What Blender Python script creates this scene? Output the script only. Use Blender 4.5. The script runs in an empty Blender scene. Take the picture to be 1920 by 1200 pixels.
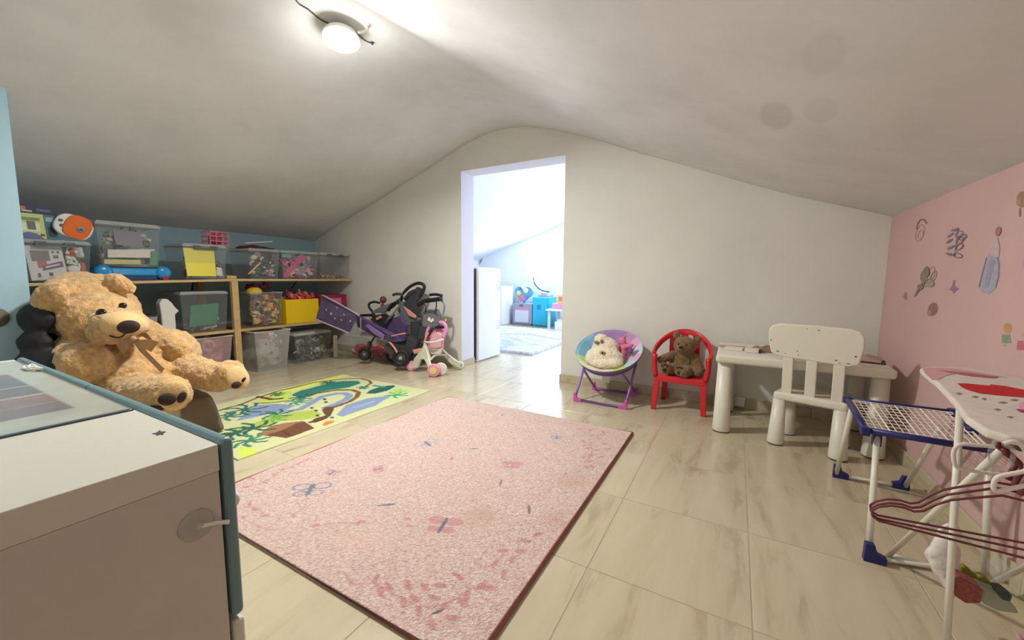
import bpy, bmesh, math, random
import numpy as np
from mathutils import Vector, Matrix, noise
random.seed(7)
scene = bpy.context.scene
# ------------------------------------------------------------------ camera
F = 745.12
PITCH, YAW, ROLL = math.radians(5.972), math.radians(29.370), math.radians(0.526)
CAM = Vector((0, 0, 0.93))
_fw = Vector((-math.sin(YAW)*math.cos(PITCH), math.cos(YAW)*math.cos(PITCH), -math.sin(PITCH)))
_r0 = Vector((math.cos(YAW), math.sin(YAW), 0)); _u0 = _r0.cross(_fw)
_r = math.cos(ROLL)*_r0 + math.sin(ROLL)*_u0
_u = -math.sin(ROLL)*_r0 + math.cos(ROLL)*_u0
cd = bpy.data.cameras.new('camera'); cam = bpy.data.objects.new('camera', cd)
scene.collection.objects.link(cam); scene.camera = cam
cd.sensor_width = 36; cd.lens = F/1920*36; cd.clip_start = .02; cd.clip_end = 100
m = Matrix((( _r.x,_u.x,-_fw.x,CAM.x),(_r.y,_u.y,-_fw.y,CAM.y),(_r.z,_u.z,-_fw.z,CAM.z),(0,0,0,1)))
cam.matrix_world = m
# ------------------------------------------------------------------ world and lights
w = bpy.data.worlds.new('sky'); scene.world = w; w.use_nodes = True
bg = w.node_tree.nodes['Background']; bg.inputs[0].default_value = (.72,.86,1,1); bg.inputs[1].default_value = 3.2
def light(name, kind, loc, power, color, size=.2, rot=(0,0,0), shape=None, sy=None):
    d = bpy.data.lights.new(name, kind); d.energy = power; d.color = color
    if kind == 'AREA':
        d.size = size
        if shape: d.shape = shape
        if sy: d.size_y = sy
    else: d.shadow_soft_size = size
    o = bpy.data.objects.new(name, d); o.location = loc; o.rotation_euler = rot
    scene.collection.objects.link(o); return o
LAMP = Vector((-1.98, 1.57, 2.235))
light('ceiling_lamp_light', 'AREA', LAMP+Vector((.004,-.003,-.024)), 60, (1,.985,.94), .17, (math.radians(-8),math.radians(-10),0), 'DISK')
light('ceiling_fill_light', 'POINT', LAMP+Vector((0,0,-.12)), 4.5, (1,.985,.94), .07)  # added point light that brightens the ceiling round the lamp
# added soft fill by the wall behind the photographer, no window there
light('rear_fill_light', 'AREA', (-1.2,-1.55,1.15), 9, (1,.97,.93), 1.5, (math.radians(90),0,0), 'RECTANGLE', .8)
# next room: added unseen fill under its right slope, daylight at the round gable window
light('next_room_fill_light', 'AREA', (-.9,5.6,1.75), 95, (.70,.84,1), 1.0, (0,math.radians(50),0), 'RECTANGLE', 1.6)
light('gable_window_light', 'AREA', (-3.41,7.62,1.22), 95, (.78,.89,1), .72, (math.radians(-90),0,0), 'DISK')
vs = scene.view_settings
scene.display_settings.display_device = 'sRGB'
vs.view_transform = 'Standard'; vs.look = 'None'; vs.gamma = 1; vs.use_curve_mapping = False; vs.exposure = 0.03

# ------------------------------------------------------------------ helpers
def ray(x, y): return _r*((x-960)/F) - _u*((y-600)/F) + _fw
def fl(x, y, z=0.0):            # point of the horizontal plane at height z
    d = ray(x, y); return CAM + d*((z-CAM.z)/d.z)
def ax(x, y, X):                # point of the plane x = X
    d = ray(x, y); return CAM + d*(X/d.x)
def ay(x, y, Y):                # point of the plane y = Y
    d = ray(x, y); return CAM + d*(Y/d.y)
def ad(x, y, D): return CAM + ray(x, y)*D
def lin(c):
    return tuple(((v/255)/12.92 if v/255 <= .04045 else ((v/255+.055)/1.055)**2.4) for v in c[:3])
MATS = {}
def mat(name, rgb=(200,200,200), rough=.5, var=0, vscale=8, bump=0, bscale=60, metal=0, trans=0, emit=0, vcol=False, sheen=0, coat=0, spec=.5, trans_col=None):
    if name in MATS: return MATS[name]
    mt = bpy.data.materials.new(name); mt.use_nodes = True; MATS[name] = mt
    nt = mt.node_tree; N = nt.nodes; L = nt.links; b = N['Principled BSDF']
    b.inputs['Roughness'].default_value = rough; b.inputs['Metallic'].default_value = metal
    b.inputs['Specular IOR Level'].default_value = spec
    b.inputs['Sheen Weight'].default_value = sheen; b.inputs['Coat Weight'].default_value = coat
    c = lin(rgb)
    tc = N.new('ShaderNodeTexCoord')
    if vcol:
        a = N.new('ShaderNodeVertexColor'); a.layer_name = 'Col'; src = a.outputs[0]
    else:
        a = N.new('ShaderNodeRGB'); a.outputs[0].default_value = (*c, 1); src = a.outputs[0]
    if var:
        n = N.new('ShaderNodeTexNoise'); n.inputs['Scale'].default_value = vscale; n.inputs['Detail'].default_value = 5
        L.new(tc.outputs['Object'], n.inputs['Vector'])
        mr = N.new('ShaderNodeMapRange'); mr.inputs[1].default_value = .3; mr.inputs[2].default_value = .7
        mr.inputs[3].default_value = 1-var; mr.inputs[4].default_value = 1+var*.4
        L.new(n.outputs[0], mr.inputs[0])
        mx = N.new('ShaderNodeVectorMath'); mx.operation = 'SCALE'
        L.new(src, mx.inputs[0]); L.new(mr.outputs[0], mx.inputs['Scale']); src = mx.outputs[0]
    L.new(src, b.inputs['Base Color'])
    if bump:
        n = N.new('ShaderNodeTexNoise'); n.inputs['Scale'].default_value = bscale; n.inputs['Detail'].default_value = 4
        L.new(tc.outputs['Object'], n.inputs['Vector'])
        bp = N.new('ShaderNodeBump'); bp.inputs['Strength'].default_value = bump; bp.inputs['Distance'].default_value = .01
        L.new(n.outputs[0], bp.inputs['Height']); L.new(bp.outputs[0], b.inputs['Normal'])
    if emit:
        b.inputs['Emission Strength'].default_value = emit; L.new(src, b.inputs['Emission Color'])
    if trans:
        t = N.new('ShaderNodeBsdfTransparent'); t.inputs[0].default_value = (*lin(trans_col or (250,250,250)), 1)
        ms = N.new('ShaderNodeMixShader'); ms.inputs[0].default_value = trans
        L.new(b.outputs[0], ms.inputs[1]); L.new(t.outputs[0], ms.inputs[2]); L.new(ms.outputs[0], N['Material Output'].inputs[0])
    return mt
ORG = {}
def props(o, label=None, cat=None, group=None, kind=None):
    if label: o['label'] = label
    if cat: o['category'] = cat
    if group: o['group'] = group
    if kind: o['kind'] = kind
    return o
def thing(name, label, cat, loc, group=None):
    o = bpy.data.objects.new(name, None); scene.collection.objects.link(o)
    o.location = loc; o.empty_display_size = .05; ORG[o.name] = Vector(loc)
    return props(o, label, cat, group)
class MB:
    """collects shapes in world coordinates and links them as one mesh object"""
    def __init__(s): s.v = []; s.f = []; s.c = []; s.col = None
    def add(s, vs, fs, col=None):
        n = len(s.v); s.v += [tuple(p) for p in vs]
        for f in fs: s.f.append(tuple(i+n for i in f)); s.c.append(col or s.col or (200,200,200))
        return s
    def box(s, a, b, col=None, rz=0, piv=None, R=None):
        x0,y0,z0 = a; x1,y1,z1 = b
        vs = [Vector(p) for p in ((x0,y0,z0),(x1,y0,z0),(x1,y1,z0),(x0,y1,z0),(x0,y0,z1),(x1,y0,z1),(x1,y1,z1),(x0,y1,z1))]
        if rz or R is not None:
            R = R or Matrix.Rotation(rz, 3, 'Z'); pv = Vector(piv) if piv else (Vector(a)+Vector(b))/2
            vs = [R @ (p-pv)+pv for p in vs]
        return s.add(vs, [(0,3,2,1),(4,5,6,7),(0,1,5,4),(1,2,6,5),(2,3,7,6),(3,0,4,7)], col)
    def hexa(s, bot, top, col=None):  # two rings of the same count
        n = len(bot)
        return s.add(list(bot)+list(top), [tuple(range(n-1,-1,-1)), tuple(range(n,2*n))]+[(i,(i+1)%n,n+(i+1)%n,n+i) for i in range(n)], col)
    def prism(s, pts, d, col=None):   # 3-D polygon pushed along the vector d
        d = Vector(d); pts = [Vector(p) for p in pts]
        return s.hexa(pts, [p+d for p in pts], col)
    def tube(s, pts, r, n=8, col=None, closed=False, sm=0):
        pts = [Vector(p) for p in pts]
        rs = list(r) if hasattr(r, '__len__') else [r]*len(pts)
        if sm:
            q = []; qr = []; k = len(pts); last = k if closed else k-1
            for i in range(last):
                p0 = pts[(i-1)%k] if (closed or i>0) else pts[i]*2-pts[i+1]
                p1, p2 = pts[i], pts[(i+1)%k]
                p3 = pts[(i+2)%k] if (closed or i+2<k) else p2*2-p1
                for j in range(sm):
                    t = j/sm
                    q.append(.5*((2*p1)+(p2-p0)*t+(2*p0-5*p1+4*p2-p3)*t*t+(3*p1-p0-3*p2+p3)*t**3)); qr.append(rs[i]*(1-t)+rs[(i+1)%k]*t)
            if not closed: q.append(pts[-1]); qr.append(rs[-1])
            pts, rs = q, qr
        k = len(pts); V = []; nrm = None
        for i in range(k):
            a = pts[(i-1)%k] if (closed or i>0) else pts[i]; b = pts[(i+1)%k] if (closed or i<k-1) else pts[i]
            t = (b-a); t = t.normalized() if t.length > 1e-9 else Vector((0,0,1))
            if nrm is None:
                nrm = t.cross(Vector((0,0,1)))
                if nrm.length < .05: nrm = t.cross(Vector((1,0,0)))
            nrm = (nrm - t*nrm.dot(t)).normalized(); bn = t.cross(nrm)
            for j in range(n):
                an = 2*math.pi*j/n; V.append(pts[i]+(nrm*math.cos(an)+bn*math.sin(an))*rs[i])
        Fs = [(i*n+j, i*n+(j+1)%n, ((i+1)%k)*n+(j+1)%n, ((i+1)%k)*n+j) for i in range(k if closed else k-1) for j in range(n)]
        if not closed: Fs += [tuple(range(n-1,-1,-1)), tuple(range((k-1)*n, k*n))]
        return s.add(V, Fs, col)
    def lathe(s, prof, c, axis=(0,0,1), n=20, col=None):   # prof: (radius, height)
        ax_ = Vector(axis).normalized(); e = ax_.cross(Vector((1,0,0)) if abs(ax_.x) < .8 else Vector((0,1,0))).normalized(); g = ax_.cross(e); c = Vector(c)
        V = [c+ax_*h+(e*math.cos(2*math.pi*j/n)+g*math.sin(2*math.pi*j/n))*rr for rr, h in prof for j in range(n)]
        k = len(prof)
        Fs = [(i*n+j, i*n+(j+1)%n, (i+1)*n+(j+1)%n, (i+1)*n+j) for i in range(k-1) for j in range(n)]
        Fs += [tuple(range(n-1,-1,-1)), tuple(range((k-1)*n, k*n))]
        return s.add(V, Fs, col)
    def ell(s, c, r, B=None, nu=12, nv=8, col=None):
        c = Vector(c); V = []
        if not hasattr(r, '__len__'): r = (r,r,r)
        B = B or Matrix.Identity(3)
        for i in range(1, nv):
            th = math.pi*i/nv
            for j in range(nu):
                ph = 2*math.pi*j/nu
                V.append(c+B@Vector((r[0]*math.sin(th)*math.cos(ph), r[1]*math.sin(th)*math.sin(ph), r[2]*math.cos(th))))
        V += [c+B@Vector((0,0,r[2])), c-B@Vector((0,0,r[2]))]; a = len(V)-2
        Fs = [(i*nu+j, (i+1)*nu+j, (i+1)*nu+(j+1)%nu, i*nu+(j+1)%nu) for i in range(nv-2) for j in range(nu)]
        Fs += [(a, j, (j+1)%nu) for j in range(nu)]+[(a+1, (nv-2)*nu+(j+1)%nu, (nv-2)*nu+j) for j in range(nu)]
        return s.add(V, Fs, col)
    def cap(s, p, q, r1, r2, k=6, col=None):   # row of spheres for remeshing
        p = Vector(p); q = Vector(q)
        for i in range(k+1):
            t = i/k; s.ell(p.lerp(q, t), r1*(1-t)+r2*t, None, 14, 10, col)
        return s
    def mesh(s, name, org=Vector((0,0,0))):
        me = bpy.data.meshes.new(name)
        me.from_pydata([(x-org.x, y-org.y, z-org.z) for x,y,z in s.v], [], s.f); me.update()
        return me
    def build(s, name, mt, parent=None, smooth=False, bevel=0, seg=2, vcol=False, remesh=0, sm_it=4, fur=0, fscale=40, sub=0, **kw):
        if parent is not None: org = ORG[parent.name]
        else:
            a = np.array(s.v); org = Vector(((a[:,0].min()+a[:,0].max())/2, (a[:,1].min()+a[:,1].max())/2, a[:,2].min()))
        me = s.mesh(name, org)
        if vcol:
            ca = me.color_attributes.new('Col', 'FLOAT_COLOR', 'CORNER')
            arr = np.concatenate([np.tile(np.array([*lin(c), 1.0]), (len(f),1)) for f, c in zip(s.f, s.c)]).astype('f')
            ca.data.foreach_set('color', arr.ravel())
        if remesh:
            bm = bmesh.new(); bm.from_mesh(me); bmesh.ops.recalc_face_normals(bm, faces=bm.faces); bm.to_mesh(me); bm.free()
            t = bpy.data.objects.new('tmp', me); scene.collection.objects.link(t)
            md = t.modifiers.new('r', 'REMESH'); md.mode = 'VOXEL'; md.voxel_size = remesh
            if sm_it: ms = t.modifiers.new('s', 'SMOOTH'); ms.iterations = sm_it; ms.factor = .5
            dg = bpy.context.evaluated_depsgraph_get(); me2 = bpy.data.meshes.new_from_object(t.evaluated_get(dg))
            bpy.data.objects.remove(t); me = me2; me.name = name; me.materials.clear()
            if fur:
                n = len(me.vertices); nn = np.zeros(n*3, 'f'); me.vertices.foreach_get('normal', nn); nn = nn.reshape(-1,3)
                co = np.zeros(n*3, 'f'); me.vertices.foreach_get('co', co); co = co.reshape(-1,3)
                h = np.array([noise.noise(Vector(p)*fscale)+.6*noise.noise(Vector(p)*fscale*2.3+Vector((5,5,5))) for p in co.tolist()])
                co += nn*(h*fur)[:,None]; me.vertices.foreach_set('co', co.ravel()); me.update()
            smooth = True
        if mt: me.materials.append(mt)
        if smooth: me.polygons.foreach_set('use_smooth', [True]*len(me.polygons))
        o = bpy.data.objects.new(name, me); scene.collection.objects.link(o)
        if parent is None: o.location = org; ORG[o.name] = org
        else: o.parent = parent; ORG[o.name] = ORG[parent.name]
        if bevel:
            bv = o.modifiers.new('bevel', 'BEVEL'); bv.width = bevel; bv.segments = seg; bv.limit_method = 'ANGLE'; bv.angle_limit = math.radians(40)
            if hasattr(me, 'shade_auto_smooth'): pass
        if sub: o.modifiers.new('sub', 'SUBSURF').levels = sub; o.modifiers['sub'].render_levels = sub
        return props(o, kw.get('label'), kw.get('cat'), kw.get('group'), kw.get('kind'))
def VB(roll=0, yaw=0, pitch=0):   # basis whose x runs rightwards and whose z runs upwards as seen from the room's front
    B = Matrix(((_r.x,-_fw.x,_u.x),(_r.y,-_fw.y,_u.y),(_r.z,-_fw.z,_u.z)))
    return B @ Matrix.Rotation(roll,3,'Y') @ Matrix.Rotation(yaw,3,'Z') @ Matrix.Rotation(pitch,3,'X')
def inpoly(X, Y, P):
    ins = np.zeros(X.shape, bool); n = len(P)
    for i in range(n):
        x1,y1 = P[i]; x2,y2 = P[(i+1)%n]
        if abs(y1-y2) < 1e-12: continue
        c = ((y1 > Y) != (y2 > Y)) & (X < (x2-x1)*(Y-y1)/(y2-y1)+x1); ins ^= c
    return ins
def stroke(X, Y, P, w):
    d = np.full(X.shape, 9.)
    for (x1,y1),(x2,y2) in zip(P[:-1], P[1:]):
        L2 = (x2-x1)**2+(y2-y1)**2+1e-12; t = np.clip(((X-x1)*(x2-x1)+(Y-y1)*(y2-y1))/L2, 0, 1)
        d = np.minimum(d, np.hypot(X-x1-t*(x2-x1), Y-y1-t*(y2-y1)))
    return d < w
def printed_sheet(name, x0, x1, y0, y1, res, th, paint, mt, hfun=None, **kw):
    nx = int((x1-x0)/res)+1; ny = int((y1-y0)/res)+1
    X, Y = np.meshgrid(np.linspace(x0,x1,nx), np.linspace(y0,y1,ny))
    C = paint(X, Y)
    cx, cy = (x0+x1)/2, (y0+y1)/2
    Z = np.full(X.shape, th) + (hfun(X, Y) if hfun else 0)
    V = np.stack([X-cx, Y-cy, Z], -1).reshape(-1,3)
    idx = np.arange(nx*ny).reshape(ny,nx)
    Q = np.stack([idx[:-1,:-1], idx[:-1,1:], idx[1:,1:], idx[1:,:-1]], -1).reshape(-1,4)
    rim = list(idx[0,:])+list(idx[1:,-1])+list(idx[-1,-2::-1])+list(idx[-2:0:-1,0])
    base = len(V); Vb = V[rim].copy(); Vb[:,2] = .0005; V = np.vstack([V, Vb]); k = len(rim)
    side = np.array([[base+i, base+(i+1)%k, rim[(i+1)%k], rim[i]] for i in range(k)])
    Fa = np.vstack([Q, side])
    me = bpy.data.meshes.new(name); me.from_pydata(V.tolist(), [], Fa.tolist())
    ca = me.color_attributes.new('Col', 'FLOAT_COLOR', 'POINT')
    c = C.reshape(-1,3)/255.; c = np.where(c<=.04045, c/12.92, ((c+.055)/1.055)**2.4)
    c = np.vstack([c, c[rim]]); c = np.hstack([c, np.ones((len(c),1))]).astype('f'); ca.data.foreach_set('color', c.ravel())
    me.polygons.foreach_set('use_smooth', [True]*len(me.polygons)); me.materials.append(mt)
    o = bpy.data.objects.new(name, me); scene.collection.objects.link(o); o.location = (cx, cy, 0); ORG[o.name] = Vector((cx,cy,0))
    return props(o, kw.get('label'), kw.get('cat'), kw.get('group'))
# ------------------------------------------------------------------ the room
XL, XR, YF, YN, YB, TH = -4.80, .80, 3.30, 3.52, -1.6, .22
XS, YS = -3.36, .60          # the blue stub wall's corner
PROF = [(-6.0,.99),(-4.8,1.395),(-4.25,1.60),(-3.705,1.766),(-3.2,1.945),(-2.9,2.045),(-2.55,2.175),(-2.384,2.236),(-2.2,2.282),(-2.05,2.302),(-1.9,2.304),(-1.7,2.278),(-1.45,2.205),(-1.2,2.118),(-.957,2.018),(-.722,1.915),(-.35,1.765),(.017,1.613),(.33,1.484),(.79,1.331),(1.1,1.215)]
def ceil_z(x):
    for (a,za),(b,zb) in zip(PROF[:-1], PROF[1:]):
        if a <= x <= b: return za+(zb-za)*(x-a)/(b-a)
# materials of the shell
def plaster(name, rgb, stains=0, spots=()):
    mt = mat(name, rgb, .85, var=.05, vscale=1.3, bump=.25, bscale=5)
    nt = mt.node_tree; N = nt.nodes; L = nt.links; b = N['Principled BSDF']
    src = b.inputs['Base Color'].links[0].from_socket; g = N.new('ShaderNodeNewGeometry')
    if stains:
        n = N.new('ShaderNodeTexNoise'); n.inputs['Scale'].default_value = 2.2; n.inputs['Detail'].default_value = 7; n.inputs['Roughness'].default_value = .62
        L.new(g.outputs['Position'], n.inputs['Vector'])
        mr = N.new('ShaderNodeMapRange'); mr.inputs[1].default_value = .42; mr.inputs[2].default_value = .68; mr.inputs[3].default_value = 1; mr.inputs[4].default_value = 1-stains
        L.new(n.outputs[0], mr.inputs[0]); v = N.new('ShaderNodeVectorMath'); v.operation = 'SCALE'; L.new(src, v.inputs[0]); L.new(mr.outputs[0], v.inputs['Scale']); src = v.outputs[0]
    for (x,y,z,r,a) in spots:
        d = N.new('ShaderNodeVectorMath'); d.operation = 'DISTANCE'; sc_ = N.new('ShaderNodeVectorMath'); sc_.operation = 'MULTIPLY'; sc_.inputs[1].default_value = (1,.42,1); L.new(g.outputs['Position'], sc_.inputs[0]); L.new(sc_.outputs[0], d.inputs[0]); d.inputs[1].default_value = (x,y*.42,z)
        mr = N.new('ShaderNodeMapRange'); mr.interpolation_type = 'SMOOTHSTEP'; mr.inputs[1].default_value = r*.7; mr.inputs[2].default_value = r; mr.inputs[3].default_value = 1-a; mr.inputs[4].default_value = 1
        L.new(d.outputs['Value'], mr.inputs[0]); v = N.new('ShaderNodeVectorMath'); v.operation = 'SCALE'; L.new(src, v.inputs[0]); L.new(mr.outputs[0], v.inputs['Scale']); src = v.outputs[0]
    L.new(src, b.inputs['Base Color']); return mt
m_ceil = plaster('ceiling_plaster', (226,226,226), .10, ((.096,1.962,1.583,.07,.14),(.224,1.826,1.537,.06,.07),(.172,1.437,1.556,.06,.06)))
m_white = plaster('white_plaster', (226,225,218), .05)
m_pink = plaster('pink_paint', (206,170,167), .05)
m_blue = plaster('blue_paint', (164,196,208), .04)
m_next = plaster('next_room_paint', (228,231,238), .03)
m_reveal = plaster('door_reveal_paint', (226,222,234), .02)
def tile_mat():
    mt = bpy.data.materials.new('marble_tile'); mt.use_nodes = True; nt = mt.node_tree; N = nt.nodes; L = nt.links; b = N['Principled BSDF']
    g = N.new('ShaderNodeNewGeometry'); oi = N.new('ShaderNodeObjectInfo')
    of = N.new('ShaderNodeCombineXYZ'); mu = N.new('ShaderNodeMath'); mu.operation = 'MULTIPLY'; mu.inputs[1].default_value = 37
    L.new(oi.outputs['Random'], mu.inputs[0]); L.new(mu.outputs[0], of.inputs[2])
    ad_ = N.new('ShaderNodeVectorMath'); ad_.operation = 'ADD'; L.new(g.outputs['Position'], ad_.inputs[0]); L.new(of.outputs[0], ad_.inputs[1])
    mp = N.new('ShaderNodeMapping'); mp.inputs['Scale'].default_value = (9,1.6,9); L.new(ad_.outputs[0], mp.inputs[0])
    n = N.new('ShaderNodeTexNoise'); n.inputs['Scale'].default_value = 1.3; n.inputs['Detail'].default_value = 6; n.inputs['Roughness'].default_value = .6; n.inputs['Distortion'].default_value = .5
    L.new(mp.outputs[0], n.inputs['Vector'])
    cr = N.new('ShaderNodeValToRGB'); L.new(n.outputs[0], cr.inputs[0])
    e = cr.color_ramp.elements; e[0].position = .3; e[0].color = (*lin((172,155,128)),1); e[1].position = .62; e[1].color = (*lin((198,186,158)),1)
    q = e.new(.44); q.color = (*lin((192,180,151)),1)
    mr = N.new('ShaderNodeMapRange'); mr.inputs[3].default_value = .95; mr.inputs[4].default_value = 1.03; L.new(oi.outputs['Random'], mr.inputs[0])
    v = N.new('ShaderNodeVectorMath'); v.operation = 'SCALE'; L.new(cr.outputs[0], v.inputs[0]); L.new(mr.outputs[0], v.inputs['Scale'])
    L.new(v.outputs[0], b.inputs['Base Color'])
    r2 = N.new('ShaderNodeTexNoise'); r2.inputs['Scale'].default_value = 6; L.new(g.outputs['Position'], r2.inputs['Vector'])
    m2 = N.new('ShaderNodeMapRange'); m2.inputs[3].default_value = .10; m2.inputs[4].default_value = .26; L.new(r2.outputs[0], m2.inputs[0]); L.new(m2.outputs[0], b.inputs['Roughness'])
    return mt
m_tile = tile_mat()
m_grout = mat('grout', (174,161,134), .8)
def struct(mb, name, mt, **k):
    return mb.build(name, mt, kind='structure', **k)
# floor: a screed that carries one object per tile
f = MB().box((-6.0,YB-.1,-.08),(1.0,7.6,-.0012)); floor = struct(f, 'floor', m_grout)
PX, PY, GX, GY = .459, .4715, -.367, 1.167
tm = MB().box((-PX/2+.0015,-PY/2+.0015,-.0045),(PX/2-.0015,PY/2-.0015,0)).mesh('floor_tile'); tm.materials.append(m_tile)
bm = bmesh.new(); bm.from_mesh(tm); bmesh.ops.bevel(bm, geom=[e for e in bm.edges if all(v.co.z > -.001 for v in e.verts)], offset=.0015, segments=1, affect='EDGES'); bm.to_mesh(tm); bm.free()
for i in range(-10, 3):
    for j in range(-3, 14):
        x = GX+(i+.5)*PX; y = GY+(j+.5)*PY
        if y > 3.3 and (x > -.9 or x < -5.0): continue
        if x < XL+.1 and y < 3.3: continue
        if y+PY/2 > 7.55: continue
        if x < -3.4 and y < .3: continue
        o = bpy.data.objects.new('floor_tile', tm); scene.collection.objects.link(o); o.parent = floor
        o.location = Vector((x,y,0))-floor.location
# ceiling: one vaulted shell with its own thickness over both rooms
def vault(name, y0, y1, ny, mt, x0=-9, x1=9):
    P = [p for p in PROF if x0 <= p[0] <= x1]; xs = []
    for a,b in zip(P[:-1], P[1:]):
        k = max(1, int((b[0]-a[0])/.12)); xs += [a[0]+(b[0]-a[0])*t/k for t in range(k)]
    xs.append(P[-1][0]); V = []; n = len(xs)
    for j in range(ny+1):
        y = y0+(y1-y0)*j/ny
        for x in xs: V.append((x, y, ceil_z(x)+.012*noise.noise(Vector((x*1.4,y*1.4,0)))*(0 if j in (0,ny) else 1)))
    top = [(x,y,z+.12) for x,y,z in V]; N0 = len(V)
    Fs = [(j*n+i, (j+1)*n+i, (j+1)*n+i+1, j*n+i+1) for j in range(ny) for i in range(n-1)]
    Ft = [(N0+j*n+i, N0+j*n+i+1, N0+(j+1)*n+i+1, N0+(j+1)*n+i) for j in range(ny) for i in range(n-1)]
    Fe = [(i, i+1, N0+i+1, N0+i) for i in range(n-1)]+[(ny*n+i+1, ny*n+i, N0+ny*n+i, N0+ny*n+i+1) for i in range(n-1)]
    Fe += [((j+1)*n, j*n, N0+j*n, N0+(j+1)*n) for j in range(ny)]+[(j*n+n-1,(j+1)*n+n-1,N0+(j+1)*n+n-1,N0+j*n+n-1) for j in range(ny)]
    mb = MB(); mb.add(V+top, Fs+Ft+Fe); return struct(mb, name, mt, smooth=False)
c1 = vault('ceiling', YB-.1, YF+.07, 40, m_ceil); c1.data.polygons.foreach_set('use_smooth', [True]*len(c1.data.polygons))
c2 = vault('ceiling_next_room', YF+.07, 7.6, 30, m_next); c2.data.polygons.foreach_set('use_smooth', [True]*len(c2.data.polygons))
# door wall with its opening, following the vault
DX0, DX1, DZ = -2.455, -1.345, 1.985
def gable(mb, y0, y1, xa, xb, zb=-.003, over=.03):
    xs = [xa]+[p[0] for p in PROF if xa < p[0] < xb]+[xb]
    pts = [(xa,y0,zb),(xb,y0,zb)]+[(x,y0,ceil_z(x)+over) for x in reversed(xs)]
    mb.prism(pts, (0,y1-y0,0))
def gable_top(mb, y0, y1, xa, xb, z):
    xs = [xa]+[p[0] for p in PROF if xa < p[0] < xb]+[xb]
    for a,b in zip(xs[:-1], xs[1:]):
        mb.hexa([(a,y0,z),(b,y0,z),(b,y1,z),(a,y1,z)], [(a,y0,ceil_z(a)+.03),(b,y0,ceil_z(b)+.03),(b,y1,ceil_z(b)+.03),(a,y1,ceil_z(a)+.03)])
wf = MB(); gable(wf, YF, YF+.004, XL-.1, DX0); gable(wf, YF, YF+.004, DX1, XR+.1); gable_top(wf, YF, YF+.004, DX0, DX1, DZ)
struct(wf, 'wall_far', m_white)
wc = MB(); gable(wc, YF+.004, YN, XL-.1, DX0); gable(wc, YF+.004, YN, DX1, XR+.1); gable_top(wc, YF+.004, YN, DX0, DX1, DZ)
struct(wc, 'wall_far_reveal', m_reveal)
# side walls
wr = MB().box((XR,YB-.1,-.003),(XR+.12,YF,1.37)); struct(wr, 'wall_right', m_pink)
wl = MB().box((XL-.12,YS,-.003),(XL,YF,1.45)); struct(wl, 'wall_left', m_blue)
wl = MB().box((XL-.12,YS-.12,-.003),(XS-.12,YS,1.9)); struct(wl, 'wall_left_return', m_blue)
ws = MB().box((XS-.12,YB,-.003),(XS,YS,1.9)); struct(ws, 'wall_left_near', m_blue)
wb = MB(); gable(wb, YB-.1, YB, -3.6, XR); struct(wb, 'wall_back', m_white)
# baseboards of the floor tile, about 7.5 cm
def tiles_strip(name, segs):
    mb = MB()
    for a,b in segs: mb.box(a,b)
    return struct(mb, name, m_tile, bevel=.002)
def strip_x(name, x0, x1, y0, y1):   # runs along x
    s=[]; x=x0
    while x < x1-.01: s.append(((x+.001,y0,0),(min(x+PX,x1)-.001,y1,.075))); x += PX
    tiles_strip(name, s)
strip_x('baseboard_far_left', XL, DX0, YF-.012, YF)
strip_x('baseboard_far_right', DX1, XR, YF-.012, YF)
s=[]; y=YB
while y < YF-.02: s.append(((XR-.012,y+.001,0),(XR,min(y+PY,YF-.013)-.001,.075))); y += PY
tiles_strip('baseboard_right', s)
tiles_strip('baseboard_door', [((DX0,YF-.012,0),(DX0+.012,YN,.075)),((DX1-.012,YF-.012,0),(DX1,YN,.075))])
strip_x('baseboard_next_room', -5.0, -.9, 7.36, 7.372)
# next room
nl = MB().box((-5.12,YN,-.003),(-5.0,7.6,1.4)); struct(nl, 'wall_next_left', m_next)
nr = MB().box((-.6,YN,-.003),(-.48,7.6,1.95)); struct(nr, 'wall_next_right', m_next)
# gable wall with a round window opening
WC, WR_ = (-3.41, 1.215), .42
def ring_wall():
    n = 48; mb = MB(); y0, y1 = 7.372, 7.58
    xa, xb = -5.0, -.6; xs = [xa]+[p[0] for p in PROF if xa < p[0] < xb]+[xb]
    out = [(xa,-.003),(xb,-.003)]+[(x, ceil_z(x)+.03) for x in reversed(xs)]
    ring_o = []
    for k in range(n):
        a = 2*math.pi*k/n; dx, dz = math.cos(a), math.sin(a); best = 9
        for (x1,z1),(x2,z2) in zip(out, out[1:]+out[:1]):
            det = dx*(z2-z1)-dz*(x2-x1)
            if abs(det) < 1e-9: continue
            t = ((x1-WC[0])*(z2-z1)-(z1-WC[1])*(x2-x1))/det; s_ = ((x1-WC[0])*dz-(z1-WC[1])*dx)/det
            if t > 0 and -1e-6 <= s_ <= 1+1e-6: best = min(best, t)
        ring_o.append((WC[0]+dx*best, WC[1]+dz*best))
    ring_i = [(WC[0]+WR_*math.cos(2*math.pi*k/n), WC[1]+WR_*math.sin(2*math.pi*k/n)) for k in range(n)]
    V = [(x,y0,z) for x,z in ring_o]+[(x,y0,z) for x,z in ring_i]+[(x,y1,z) for x,z in ring_i]+[(x,y1,z) for x,z in ring_o]
    Fs = []
    for k in range(n):
        q = (k+1)%n
        for a,b in ((0,1),(1,2),(2,3)): Fs.append((a*n+k, a*n+q, b*n+q, b*n+k))
    mb.add(V, Fs); return mb
struct(ring_wall(), 'wall_next_far', m_next)
wnd = MB(); 
wnd.tube([(WC[0]+(WR_-.012)*math.cos(2*math.pi*k/40), 7.50, WC[1]+(WR_-.012)*math.sin(2*math.pi*k/40)) for k in range(40)], .018, 8, closed=True)
window = struct(wnd, 'window_1', mat('white_lacquer', (235,238,242), .3), smooth=True)
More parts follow.
